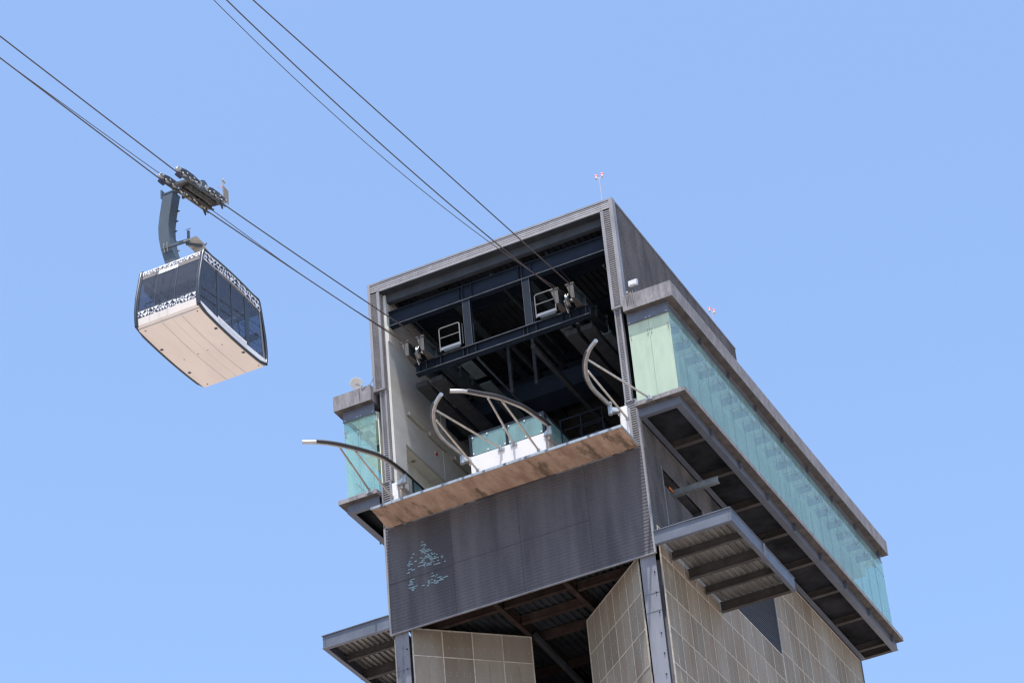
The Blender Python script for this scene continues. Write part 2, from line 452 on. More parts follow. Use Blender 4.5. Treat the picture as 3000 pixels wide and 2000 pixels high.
# faded cyan paint marks left on the ribs (positions read from the photo)
b = MB()
Q = [(600,220,55),(625,250,120),(670,272,45),(640,348,35),(585,400,85),(650,380,30),(670,405,200),(700,430,230),(670,478,45),(740,488,40),(815,462,38),(830,490,40),(885,470,35),(940,490,25),(725,525,120),(890,540,40),(1055,520,50),(1060,555,40),(710,565,210),(820,562,40),(880,578,200),(575,575,50),(780,578,40),(620,630,70),(820,630,38),(865,650,35),(965,617,40),(1125,633,35),(590,675,120),(665,682,45),(740,690,75),(800,670,50),(570,745,130),(655,720,50),(740,730,80),(800,705,30),(940,697,150),(655,752,30),(405,493,50),(360,575,50),(325,655,55),(450,650,50),(305,700,40),(320,725,130),(305,765,28),(295,835,40),(345,820,40),(395,838,85),(285,905,75),(835,932,38),(940,970,35),(850,1000,85),(920,1010,20),(1000,1018,95),(1140,1005,110),(1040,1042,60),(750,1098,40),(825,1075,30),(890,1085,35),(765,1125,65),(985,1085,220),(940,1108,150),(760,1162,45),(830,1140,35),(930,1145,100),(740,1203,40),(630,1208,55),(380,1078,110),(365,1148,75),(345,1120,60),(345,1195,110),(400,1235,200),(330,1275,70),(395,1280,100),(395,1315,55)]
for (u, v_, L) in Q:
    px, pz = 1160+u/7.84, 1560+v_/7.84
    d = Vector(r0)*((px-1500)/8266.9)+Vector(r1)*((pz-1000)/8266.9)+Vector(r2)
    t_ = (0-CAM_LOC[1])/d.y
    X = CAM_LOC[0]+d.x*t_; Z = CAM_LOC[2]+d.z*t_
    k = math.floor((Z-56.62)/0.07265); Zr = 56.62+k*0.07265
    h = L/7.84/61/2*0.98
    MK = globals().get('MK', 0)+1
    b.box(X-h, X+h, -0.0005-0.00012*MK, 0.03, Zr+0.012, Zr+0.050)
b.build('paint_marks', 'paint_cyan', fc)

# --- side cladding under the gallery, right and left
for sx, xs, sg in ((1, 12.0, 1), (-1, 0.12, -1)):
    b = MB()
    corr_side(b, xs, sg, 0.02, 1.9, 57.5, 62.95, 0.154, 0.018)
    if sx > 0:
        corr_side(b, xs, sg, 1.92, 5.1, 57.5, 60.75, 0.154, 0.018)
        corr_side(b, xs, sg, 1.92, 6.2, 61.55, 62.95, 0.154, 0.018)
        corr_side(b, xs, sg, 6.2, 7.6, 58.1, 62.95, 0.154, 0.018)
    else:
        corr_side(b, xs, sg, 1.92, 14.0, 58.1, 62.95, 0.154, 0.018)
    sc = b.build('side_cladding', 'cladding_side', ST)
    for ya, yb, za, zb_ in ((1.88, 1.94, 57.5, 61.6), (6.14, 6.20, 57.5, 61.55), (13.95, 14.05, 58.1, 62.9)):
        b = MB(); b.box(xs, xs+sg*0.045, ya, yb, za, zb_); b.build('edge_trim', 'trim', sc)
    if sx > 0:
        b = MB(); corr_side(b, xs-0.03, sg, 7.6, 13.95, 58.1, 62.95, 0.13, 0.05); b.build('vent_louvre', 'vent_screen', sc)
        b = MB(); b.box(11.2, 11.3, 1.9, 6.2, 57.5, 61.6); b.box(11.3, 12.0, 6.2, 6.25, 57.5, 61.6); b.build('opening_backing', 'wall_dark', sc)
        b = MB(); b.box(11.55, 11.6, 5.15, 6.1, 57.6, 61.3)
        for k in range(12): b.box(11.6, 11.75, 5.2, 6.1, 57.7+k*0.29, 57.75+k*0.29)
        b.build('opening_louvre', 'steel_dark', sc)

# --- galleries on both flanks
LEN = 25.75
def gallery(sg, xw, xg, xs, side):
    # sg +1 right / -1 left; xw tower wall, xg glass plane, xs slab edge
    b = MB(); b.box(xw, xs, -0.25, LEN, 63.32, 63.52)
    fs = b.build('gallery_floor', 'concrete', ST)
    b = MB(); b.box(xg+sg*0.005, xs-sg*0.01, -0.24, LEN-0.01, 63.312, 63.319); b.box(xw+sg*0.01, xg+sg*0.004, -0.24, -0.005, 63.312, 63.319); b.build('slab_soffit', 'dark_concrete', fs)  # thin sheet, darker than the floor slab
    b = MB()
    b.box(xw+sg*0.02, xg, 0.0, 0.03, 62.96, 63.31); b.box(xw+sg*0.02, xg+sg*0.02, -0.02, 0.22, 62.92, 62.96)     # front beam
    b.box(xg-sg*0.03, xg, 0.03, LEN-0.05, 62.96, 63.32); b.box(xg-sg*0.26, xg+sg*0.02, 0.22, LEN, 62.92, 62.955)
    b.box(xw+sg*0.04, xw+sg*0.26, 0.22, LEN, 62.925, 62.955)
    for k in range(8):
        y = 3.1*(k+1)+0.05*(k > 3)
        b.box(xg, xg+sg*0.16, y-0.012, y+0.012, 62.97, 63.31)
    b.build('edge_beam', 'steel_paint', fs)
    for k in range(9):
        y = 3.1*(k+1) if k < 8 else LEN-0.1
        b = MB(); b.ibeam_x(min(xw+sg*0.05, xg-sg*0.05), max(xw+sg*0.05, xg-sg*0.05), y, 62.93, 63.25, 0.22); b.build('cross_beam', 'steel_flange', fs)
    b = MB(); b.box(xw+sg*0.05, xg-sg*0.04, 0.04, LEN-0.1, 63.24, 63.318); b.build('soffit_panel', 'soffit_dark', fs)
    b = MB()
    b.box(xw, xs, -0.25, LEN, 68.02, 68.10); b.box(xw, xs, -0.25, LEN, 68.101, 68.78)
    rf = b.build('gallery_roof', 'concrete', ST)
    b = MB(); b.box(xg+sg*0.005, xs-sg*0.01, -0.24, LEN-0.01, 68.012, 68.019); b.box(xw+sg*0.01, xg+sg*0.004, -0.24, 0.015, 68.012, 68.019); b.build('slab_soffit', 'dark_concrete', rf)  # thin sheet, darker than the roof slab
    b = MB()
    b.box(xw+sg*0.02, xg, 0.02, 0.06, 67.52, 68.01); b.box(xw+sg*0.02, xg+sg*0.0, -0.02, 0.2, 67.48, 67.52)
    b.box(xg-sg*0.08, xg-sg*0.04, 0.06, LEN-0.1, 67.70, 68.02); b.box(xg-sg*0.2, xg+sg*0.0, 0.2, LEN-0.1, 67.66, 67.70)
    for k in range(8): b.box(xg-sg*0.04, xg+sg*0.1, 3.1*(k+1)+0.3, 3.1*(k+1)+0.33, 67.70, 68.0)
    b.build('roof_beam', 'steel_paint', rf)
    n = 20; pw = (LEN-0.3)/n
    b = MB()
    for k in range(1, n):
        y = 0.1+k*pw
        b.box(xg-sg*0.85, xg-sg*0.12, y-0.05, y+0.05, 67.28, 67.6); b.tube([(xg-sg*0.15, y, 67.0), (xg-sg*0.8, y+0.6, 67.35)], 0.012, 5)
    b.build('ceiling_joist', 'steel_paint', rf)
    b = MB(); b.box(xg-sg*0.9, xg-sg*0.22, 0.2, LEN-0.1, 67.62, 67.66); b.build('ceiling', 'wall_cream', rf)
    b = MB(); b.box(xw+sg*0.02, xg-sg*0.9, 0.2, LEN-0.1, 67.2, 67.66); b.build('ceiling_duct', 'gallery_inner', rf)
    # glass
    for r_, (z0, z1) in enumerate(((63.52, 66.9), (66.915, 67.66))):
        for k in range(n):
            y0 = 0.08+k*pw; y1 = y0+pw-0.018
            b = MB(); b.box(xg-sg*0.014, xg, y0, y1, z0, z1)
            p_ = b.build('glass_pane', 'gallery_glass', ST)
            if r_ == 0:
                b = MB()
                for yy in (y0+0.09, y1-0.09):
                    for zz in (z0+0.12, z1-0.1): b.disc((xg+sg*0.02, yy, zz), (1, 0, 0), 0.032, 0.05, 8)
                b.tube([(xg-sg*0.06, y0-0.15, z1+0.1), (xg-sg*0.06, y0+0.15, z1-0.1)], 0.014, 6)
                b.tube([(xg-sg*0.06, y0+0.15, z1+0.1), (xg-sg*0.06, y0-0.15, z1-0.1)], 0.014, 6)
                b.build('glass_fitting', 'alu', p_)
        for yy, tagx in ((0.05, 0), (LEN-0.15, 1)):
            for k in range(2):
                wd = abs(xg-xw)-0.02; a0 = xw+sg*(0.02+k*wd/2); a1 = xw+sg*(0.02+(k+1)*wd/2-0.012)
                b = MB(); b.box(a0, a1, yy, yy+0.014, z0, z1)
                p_ = b.build('glass_pane', 'frosted_glass' if (sg > 0 and tagx == 0) else 'gallery_glass', ST)
                if tagx == 0:
                    b = MB()
                    for xx in (min(a0, a1)+0.08, max(a0, a1)-0.08):
                        for zz in ((z0+0.1, z1-0.1)): b.disc((xx, yy-0.015, zz), (0, 1, 0), 0.032, 0.05, 8)
                    b.build('glass_fitting', 'alu', p_)
    b = MB()
    for k in range(1, n): b.box(xg-sg*0.012, xg+sg*0.003, 0.08+k*pw-0.018, 0.08+k*pw+0.001, 63.52, 67.66)
    b.box(xg-sg*0.012, xg+sg*0.003, 0.08, LEN-0.2, 66.898, 66.917)
    b.build('glass_joint', 'joint_grey', fs)
    b = MB(); xr = xg-sg*0.25
    b.tube([(xr, 0.4, 64.55), (xr, LEN-0.4, 64.55)], 0.03, 8)
    for k in range(14): b.tube([(xr, 0.5+k*1.85, 63.52), (xr, 0.5+k*1.85, 64.55)], 0.02, 6)
    b.build('handrail', 'strut_steel', fs)
    # wall inside the gallery
    b = MB()
    if sg > 0: b.box(xw-0.02, xw+0.02, 0.32, LEN-2.5, 63.52, 67.7); b.build('gallery_wall', 'gallery_inner', ST)
    else:
        b.box(xw-0.02, xw+0.02, 0.32, 1.36, 63.52, 67.7); b.box(xw-0.02, xw+0.02, 9.0, LEN-2.5, 63.52, 67.7); b.box(xw-0.02, xw+0.02, 1.36, 9.0, 66.45, 67.7)
        b.build('gallery_wall', 'wall_cream', ST)
gallery(1, 12.02, 13.9, 14.25, 'right')
gallery(-1, 0.0, -1.56, -1.86, 'left')
# main floor of the rear hall
b = MB(); b.box(0.05, 11.95, 13.8, 25.7, 68.02, 68.7); b.build('rear_roof', 'concrete', ST)

# --- canopies on both flanks
def canopy(sg, xi, xo):
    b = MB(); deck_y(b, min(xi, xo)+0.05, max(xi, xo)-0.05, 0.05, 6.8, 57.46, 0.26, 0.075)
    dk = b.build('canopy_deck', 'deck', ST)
    b = MB(); b.box(xi, xo, 0.0, 0.03, 56.97, 57.52); b.box(xi, xo+sg*0.02, -0.03, 0.16, 56.93, 56.965); b.box(xi, xo+sg*0.03, -0.05, 0.16, 57.5, 57.535)
    b.box(xo-sg*0.03, xo-sg*0.0, 0.03, 6.8, 56.97, 57.5); b.box(xo-sg*0.17, xo+sg*0.02, 0.16, 6.84, 56.93, 56.965); b.box(xo-sg*0.17, xo+sg*0.03, 0.16, 6.84, 57.5, 57.53)
    b.box(xo-sg*0.0, xo+sg*0.1, 3.38, 3.40, 56.97, 57.5); b.box(xo-sg*0.10, xo-sg*0.12, -0.02, 0.0, 56.97, 57.5)
    b.build('edge_beam', 'steel_paint', dk)
    for k, (y, z0) in enumerate(((1.75, 57.05), (3.45, 56.94), (5.15, 57.05), (6.78, 56.94))):
        b = MB(); b.ibeam_x(min(xi, xo-sg*0.05), max(xi, xo-sg*0.05), y, z0, 57.38, 0.2 if k % 2 else 0.14); b.build('cross_beam', 'steel_flange', dk)
canopy(1, 12.06, 15.36)
canopy(-1, 0.06, -3.05)

# --- ceiling over the recess below the bay
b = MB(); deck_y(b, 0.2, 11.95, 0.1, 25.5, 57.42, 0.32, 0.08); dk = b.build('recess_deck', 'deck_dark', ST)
for (x, ) in ((4.62,), (7.77,)):
    b = MB(); b.ibeam_y(x, 0.1, 14, 56.85, 57.3, 0.2); b.build('recess_beam', 'rusty_beam', dk)
for y, x0, x1 in ((1.25, 0.9, 4.5), (1.25, 4.75, 7.7), (2.85, 4.75, 7.7), (1.6, 7.9, 11.2), (4.6, 0.9, 11.2), (7.5, 0.9, 11.2)):
    b = MB(); b.ibeam_x(x0, x1, y, 56.9, 57.28, 0.18); b.build('recess_beam', 'rusty_beam', dk)
b = MB()
b.box(5.9, 6.5, 7.4, 7.9, 0, 56.9); b.bar((6.2, 7.6, 56.0), (2.0, 7.6, 50), 0.25, 0.25); b.bar((6.2, 7.6, 56.0), (10.4, 7.6, 50), 0.25, 0.25)
b.bar((4.7, 4, 57), (6.2, 7.4, 54.5), 0.2, 0.2); b.bar((7.7, 4, 57), (6.3, 7.4, 54.5), 0.2, 0.2)
b.build('recess_bracing', 'deck_dark', ST)
b = MB(); b.box(0.5, 11.6, 11, 11.2, 0, 57.3); b.build('core_wall', 'wall_dark', ST)

# --- corner columns
for x0, x1 in ((0.24, 0.86), (11.30, 11.96)):
    for y0 in (0.12, 24.9):
        b = MB(); b.box(x0, x1, y0, y0+0.04, 0, 56.62); b.box(x0, x1, y0+0.56, y0+0.6, 0, 56.62); b.box((x0+x1)/2-0.02, (x0+x1)/2+0.02, y0+0.04, y0+0.56, 0, 56.62)
        for zz in (54.9, 54.1, 50.0, 46.0): b.box(x0-0.01, x1+0.01, y0-0.015, y0, zz, zz+0.02)
        co = b.build('column', 'column_paint', ST)
        b = MB()
        for k in range(6): b.disc((x1-0.1-0.03*(k % 2), y0-0.02, 55.8-k*0.9), (0, 1, 0), 0.028, 0.05, 8)
        b.build('bolt', 'rusty_beam', co)

# --- perforated screens
def screen(name, P0, P1, z0, z1, nx, zrows, lean=None, parent=ST, extra=True):
    # vertical sheet from P0 to P1 (x, y), battens standing proud on the outer face
    P0 = Vector((*P0, 0)); P1 = Vector((*P1, 0)); d = (P1-P0); L = d.length; d.normalize(); nrm = Vector((d.y, -d.x, 0))
    def pt(u, z, o): q = P0+d*u+nrm*o; return (q.x, q.y, z)
    def slab(mb, u0, u1, za, zb, o0, o1):
        mb.prism([pt(u0, za, o0), pt(u1, za, o0), pt(u1, za, o1), pt(u0, za, o1)], (0, 0, zb-za))
    b = MB(); tones = []; rt = random.Random(int(L*100))
    zs = sorted([z0, z1]+[z for z in zrows if z0 < z < z1-0.1])
    for a_ in range(len(zs)-1):
        for k in range(nx):
            slab(b, L*k/nx+0.003, L*(k+1)/nx-0.003, zs[a_]+0.003, zs[a_+1]-0.003, -0.02, 0.0)
            tones += [rt.uniform(0.84, 1.12)]*6
    sh = b.build(name, 'screen', parent)
    at_ = sh.data.attributes.new('tone', 'FLOAT', 'FACE')
    at_.data.foreach_set('value', tones)
    b = MB(); wv = 0.045
    slab(b, 0, L, z1-0.04, z1+0.01, -0.03, 0.016)
    slab(b, -0.02, 0.035, z0, z1, -0.03, 0.02); slab(b, L-0.035, L+0.01, z0, z1, -0.03, 0.02)
    us = [L*k/nx for k in range(1, nx)]
    for u in us: slab(b, u-wv/2, u+wv/2, z0, z1, 0.002, 0.014)
    for z in zrows:
        if z0 < z < z1-0.1: slab(b, 0, L, z-wv/2, z+wv/2, 0.003, 0.019)
    b.build('screen_batten', 'screen_frame', sh)
    b = MB()
    for z in zrows:
        if z < 46: continue
        for k in range(nx):
            u = L*(k+0.5)/nx
            if z+1.5 < z1: slab(b, u-0.008, u+0.008, z, z+1.6, 0.001, 0.008)
            for dz in (0.45, 0.95):
                for du in (-0.3, -0.1, 0.15, 0.35):
                    if z+dz < z1-0.1 and 0.05 < u+du*L/nx < L-0.05:
                        slab(b, u+du*L/nx-0.012, u+du*L/nx+0.012, z+dz, z+dz+0.024, 0.001, 0.01)
    if b.v: b.build('screen_fixing', 'screen_frame', sh)
    return sh
rowsz = [55.2-1.6*k for k in range(34)]+[56.8]
screen('perforated_screen', (0.92, 0.30), (4.66, 3.85), 0.5, 56.80, 4, [55.55-1.62*k for k in range(34)]+[53.80])
screen('perforated_screen', (7.20, 3.90), (11.14, 0.30), 0.5, 56.80, 4, [55.2-1.6*k for k in range(34)])
ss = screen('side_screen', (12.02, 0.58), (12.02, 14.0), 0.5, 58.1, 11, rowsz)
b = MB(); b.box(12.02, 12.05, 0.5, 0.60, 0.5, 57.3); b.build('edge_batten', 'screen_frame', ss)
screen('side_screen', (12.02, 14.05), (12.02, 25.5), 0.5, 62.85, 9, [55.2+1.6*k for k in range(5)]+[55.2-1.6*k for k in range(1, 34)])
ls_ = MB(); ls_.box(0.08, 0.11, 0.5, 25.5, 0.5, 57.0); o_ = ls_.build('side_screen', 'screen_plain', ST)
b = MB(); b.box(0.04, 0.13, 0.42, 0.50, 0.5, 56.6); b.build('edge_batten', 'screen_frame', o_)

# --- central platform and side docks
b = MB(); b.box(4.47, 7.93, -0.25, 12.5, 61.66, 63.5); pl = b.build('platform', 'white_paint', ST)
b = MB(); b.box(7.935, 7.96, 0.02, 12.4, 61.7, 63.2); b.build('platform_side', 'cream_block', pl)
b = MB(); b.bar((8.02, -0.1, 63.3), (8.02, 9, 63.3), 0.12, 0.14); b.bar((4.38, -0.1, 63.3), (4.38, 9, 63.3), 0.12, 0.14)
b.build('fender_rail', 'alu', pl)
b = MB()
for k in range(1): b.box(4.45, 4.56, -0.22, -0.12, 63.5, 64.55)
b.box(4.45, 7.95, -0.22, -0.12, 64.5, 64.58); b.box(6.14, 6.24, -0.22, -0.12, 63.5, 64.5); b.box(7.84, 7.95, -0.22, -0.12, 63.5, 64.5); b.box(4.56, 7.84, -0.2, -0.15, 63.5, 63.56)
for sx in (4.45, 7.87):
    b.box(sx, sx+0.08, -0.1, 6.0, 64.5, 64.57)
    for k in range(5): b.box(sx, sx+0.08, k*1.5, k*1.5+0.09, 63.5, 64.5)
bal = b.build('balustrade', 'steel_dark', pl)
for x0, x1 in ((4.57, 6.13), (6.25, 7.83)):
    b = MB(); b.box(x0, x1, -0.19, -0.17, 63.56, 64.49); b.build('glass_panel', 'rail_glass', bal)
b = MB(); b.box(7.90, 7.92, 0.1, 5.95, 63.56, 64.49); b.build('glass_panel', 'rail_glass', bal)
b = MB()
for x in (4.62, 5.3, 6.08, 6.32, 7.05, 7.77):
    for z in (63.64, 64.42): b.disc((x, -0.21, z), (0, 1, 0), 0.035, 0.03, 10)
b.build('rail_fixing', 'white_paint', bal)
b = MB(); b.box(0.74, 1.0, -0.25, 9.0, 61.66, 63.5); dl = b.build('side_dock', 'white_paint', ST)
b = MB(); b.box(1.002, 1.03, 0.0, 8.9, 61.7, 63.3); b.build('dock_side', 'cream_block', dl)
b = MB(); b.bar((1.1, -0.1, 63.3), (1.1, 8, 63.3), 0.12, 0.14); b.build('fender_rail', 'alu', dl)
b = MB(); b.box(0.84, 0.90, 0.5, 4.2, 64.52, 64.6)
for k in range(5): b.box(0.84, 0.90, 0.55+k*0.9, 0.62+k*0.9, 63.5, 64.52)
b.box(0.62, 0.84, 0.5, 0.56, 64.5, 64.56)
db = b.build('balustrade', 'steel_dark', dl)
b = MB(); b.box(0.86, 0.88, 1.5, 4.1, 63.56, 64.45); b.build('glass_panel', 'rail_glass', db)
b = MB(); b.box(11.35, 11.66, -0.25, 9.0, 61.66, 63.5); dr = b.build('side_dock', 'white_paint', ST)
b = MB(); b.bar((11.25, -0.1, 63.3), (11.25, 8, 63.3), 0.12, 0.14); b.build('fender_rail', 'alu', dr)
b = MB(); b.prism([(11.34, -0.23, 63.28), (11.34, -0.23, 62.3), (11.34, 0.6, 62.3), (11.34, 0.6, 63.28)], (-0.03, 0, 0)); b.build('dock_side', 'cream_block', dr)

# --- steel in the bay
b = MB(); b.box(0.60, 11.42, 0.40, 0.44, 73.20, 74.0); b.box(0.60, 11.42, 0.44, 0.66, 73.20, 73.24); b.build('header_beam', 'header_paint', ST)
b = MB(); b.box(0.60, 11.42, 0.02, 0.40, 73.585, 73.615); b.build('portal_soffit', 'deck_dark', ST)
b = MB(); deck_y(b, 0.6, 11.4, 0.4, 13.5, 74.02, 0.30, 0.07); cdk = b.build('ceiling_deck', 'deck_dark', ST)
for y in (3.4, 6.4, 9.4, 12.3):
    b = MB(); b.ibeam_x(0.75, 11.4, y, 73.4, 73.93, 0.25); b.build('ceiling_beam', 'steel_dark', cdk)
# gantry
b = MB(); b.ibeam_x(0.75, 11.38, 0.55, 71.9, 72.68, 0.3, 0.03, 0.04)
for x in (4.25, 7.15, 4.85, 7.75): b.box(x-0.012, x+0.012, 0.42, 0.54, 71.93, 72.65)
ub = b.build('gantry_beam', 'steel_dark', ST)
b = MB(); b.box(0.75, 11.38, 0.385, 0.402, 71.898, 71.932); b.build('lit_flange_edge', 'steel_edge_lit', ub)  # strip coloured lighter as the sunlit edge of the flange
b = MB(); b.ibeam_x(1.88, 10.25, 0.55, 68.98, 69.48, 0.34, 0.03, 0.04)
for x in (2.1, 2.45, 2.8, 3.15, 4.25, 4.45, 4.85, 7.15, 7.35, 7.75, 9.0, 9.35, 9.75, 10.1): b.box(x-0.012, x+0.012, 0.40, 0.54, 69.01, 69.45)
lb = b.build('gantry_beam', 'steel_dark', ST)
b = MB(); b.box(1.88, 10.25, 0.366, 0.381, 68.978, 69.012); b.box(3.3, 9.0, 0.366, 0.381, 69.448, 69.482); b.build('lit_flange_edge', 'steel_edge_lit', lb)
for x in (4.55, 7.45):
    b = MB(); b.box(x-0.16, x+0.16, 0.42, 0.45, 69.48, 71.9); b.box(x-0.16, x+0.16, 0.68, 0.71, 69.48, 71.9); b.box(x-0.02, x+0.02, 0.45, 0.68, 69.48, 71.9)
    b.box(x-0.16, x-0.13, 0.40, 0.71, 71.9, 72.65)
    gp = b.build('gantry_post', 'steel_dark', ST)
    b = MB(); b.box(x-0.175, x-0.16, 0.415, 0.455, 69.48, 71.9); b.box(x+0.16, x+0.175, 0.415, 0.455, 69.48, 71.9); b.build('lit_flange_edge', 'steel_edge_lit', gp)
# rope saddle brackets
for x in (1.95, 2.70, 9.15, 9.88):
    wd = 0.17
    def zz(y, o): return 69.36+(y+0.55)*0.155+o
    b = MB()
    for o0, o1, w_ in ((0, 0.03, wd), (0.65, 0.68, wd), (0.03, 0.65, 0.02)):
        ys = 0.38 if o0 == 0 else -0.55
        b.prism([(x-w_, ys, zz(ys, o0)), (x-w_, 11.0, zz(11, o0)*0.5+35), (x-w_, 11.0, zz(11, o1)*0.5+35), (x-w_, ys, zz(ys, o1))], (2*w_, 0, 0))
    for y in (0.68, 1.85, 3.0, 4.2, 5.4, 6.6): b.prism([(x-wd+0.01, y, zz(y, 0.05)), (x+wd-0.01, y, zz(y, 0.05)), (x+wd-0.01, y, zz(y, 0.62)), (x-wd+0.01, y, zz(y, 0.62))], (0, 0.02, 0))
    sb = b.build('saddle_bracket', 'bracket_steel', ST)
    b = MB(); b.prism([(x-wd, -0.575, 70.06), (x+wd, -0.575, 70.06), (x+wd, -0.575, 69.34), (x+0.04, -0.575, 69.34)], (0, 0.025, 0)); b.prism([(x+0.04, -0.55, 69.355), (x+wd, -0.55, 69.355), (x+wd, 0.38, zz(0.38, -0.004)), (x-wd, 0.38, zz(0.38, -0.004))], (0, 0, -0.02))
    b.build('end_plate', 'bracket_box', sb)
    b = MB(); b.box(x-wd-0.03, x-0.04, -0.60, -0.5, 70.06, 70.11); b.box(x+0.04, x+wd+0.03, -0.60, -0.5, 70.06, 70.11)
    b.build('saddle_clamp', 'bracket_box', sb)
    b = MB(); b.box(x-wd-0.1, x+wd+0.1, 0.8, 12.5, 68.55, 68.8); b.build('rail_beam', 'rail_steel', sb)
for x in (3.9, 8.7):
    b = MB(); b.box(x-0.02, x+0.53, 0.8, 2.2, 68.95, 69.0); b.box(x-0.02, x+0.53, 2.6, 6.2, 68.9, 68.95); b.build('maintenance_walkway', 'bracket_steel', ST)
    b = MB(); b.box(x-1.5, x-1.3, 0.9, 12, 68.6, 68.8); b.build('rail_beam', 'deck_dark', ST)
    b = MB(); b.tube([(x+0.75, 0.9, 69.1), (x+0.75, 9, 69.1)], 0.05, 8); b.build('cable_duct', 'bracket_steel', ST)
b = MB(); b.box(0.75, 11.35, 5.5, 6.9, 69.35, 70.25)
b.box(0.75, 11.35, 9.0, 9.6, 67.0, 68.2); b.box(0.75, 11.35, 7.4, 7.9, 71.2, 71.9)
b.build('cross_girder', 'steel_dark', ST)
b = MB()
for x in (5.2, 6.4): b.box(x-0.07, x+0.07, 3.0, 3.14, 68.3, 71.0)
b.bar((5.2, 3.07, 71), (5.2, 9, 71), 0.15, 0.2); b.bar((6.4, 3.07, 71), (6.4, 9, 71), 0.15, 0.2)
b.build('hoist_frame', 'deck_dark', ST)

for k, (x, z, rr) in enumerate(((1.1, 72.9, 0.05), (1.3, 72.9, 0.04), (5.6, 73.2, 0.06), (8.3, 73.3, 0.05), (10.9, 71.6, 0.06), (11.1, 71.6, 0.05))):
    b = MB(); b.tube([(x, 1.0, z), (x, 13.3, z)], rr, 8); b.build('pipe_run', 'bracket_steel', ST)
for x, z in ((3.3, 73.1), (6.9, 72.9), (10.6, 68.3)):
    b = MB(); b.box(x-0.2, x+0.2, 1.2, 13.2, z, z+0.02); b.box(x-0.2, x-0.18, 1.2, 13.2, z, z+0.1); b.box(x+0.18, x+0.2, 1.2, 13.2, z, z+0.1)
    for k in range(12): b.box(x-0.02, x+0.02, 1.5+k, 1.53+k, z+0.02, z+0.6)
    b.build('cable_tray', 'bracket_steel', ST)
for x in (2.33, 9.52):
    b = MB()
    for y in (2.4, 4.6, 6.8, 9.0): b.lathe((x, y, 69.55), (1, 0, 0), [(0.06, -0.05), (0.26, -0.06), (0.22, 0.0), (0.26, 0.06), (0.06, 0.05)], 20)
    b.bar((x, 1.6, 69.3), (x, 10, 69.3), 0.12, 0.2)
    b.build('roller_battery', 'bracket_steel', ST)

# ================================================================== separate fittings
def wheel(x):
    t = empty('pulley_wheel', (x, 0.15, 69.75), 'shiny grooved haul rope pulley between the two %s saddle brackets of the bay' % ('left' if x < 6 else 'right'), 'pulley', 'haul rope pulleys at the bay mouth')
    b = MB(); b.lathe((x, 0.15, 69.75), (1, 0, 0), [(0.08, -0.07), (0.34, -0.09), (0.36, -0.07), (0.29, -0.02), (0.29, 0.02), (0.36, 0.07), (0.34, 0.09), (0.08, 0.07)], 32); b.build('wheel', 'bright_steel', t)
    b = MB(); b.disc((x, 0.15, 69.75), (1, 0, 0), 0.07, 0.42, 12); b.build('axle', 'alu', t)
    b = MB(); b.prism([(x-0.2, -0.05, 69.7), (x-0.2, 0.3, 69.3), (x-0.2, 0.45, 69.5), (x-0.2, 0.2, 69.95)], (0.03, 0, 0)); b.build('side_plate', 'alu', t)
wheel(2.33); wheel(9.52)

def gate(x0, x1, lab):
    t = empty('service_gate', ((x0+x1)/2, 0.3, 69.5), lab, 'guard rail', 'tubular guard rails on the bay gantry')
    z0, z1 = 69.6, 70.78
    b = MB(); b.tube([(x0, 0.3, z0), (x0, 0.3, z1-0.07), (x0+0.03, 0.3, z1-0.02), (x0+0.09, 0.3, z1), (x1-0.09, 0.3, z1), (x1-0.03, 0.3, z1-0.02), (x1, 0.3, z1-0.07), (x1, 0.3, z0)], 0.026, 8); b.build('frame', 'gate_steel', t)
    b = MB(); b.tube([(x0, 0.3, 70.27), (x1, 0.3, 70.27)], 0.02, 8); b.build('mid_rail', 'gate_steel', t)
    b = MB(); b.box(x0+0.03, x1-0.01, 0.28, 0.32, z0+0.03, z0+0.17); b.build('kick_plate', 'kick', t)
    b = MB(); b.box(x0+0.2, x1-0.02, 0.24, 0.36, z0-0.11, z0+0.02); b.tube([(x1+0.12, 0.34, z0+0.05), (x1+0.12, 0.34, z1-0.1)], 0.02, 8); b.build('bracket', 'bracket_steel', t)
gate(3.22, 4.20, 'small tubular steel guard rail on the gantry beside the left hanging post')
gate(7.86, 8.80, 'small tubular steel guard rail on the gantry next to the right pulley')

# rear railing inside the bay
b = MB(); y = 2.3
for x0, x1, z, r_ in ((7.55, 9.6, 65.55, 0.025), (7.75, 9.6, 65.02, 0.02)): b.tube([(x0, y, z), (x1, y, z)], r_, 8)
for x in (7.6, 8.55, 9.55): b.tube([(x, y, 64.45), (x, y, 65.55)], 0.022, 8)
b.tube([(8.45, y+0.1, 64.45), (8.45, y+0.1, 64.9), (8.5, y+0.1, 64.97), (9.5, y+0.1, 64.97), (9.55, y+0.1, 64.9), (9.55, y+0.1, 64.45)], 0.024, 8)
b.box(7.5, 9.7, y-0.05, y+0.3, 64.38, 64.45)
t = b.build('dark_railing', 'steel_dark', origin=(8.5, y, 64.4))
tag(t, 'dark tubular railing in the shade of the bay right of the central platform', 'railing')

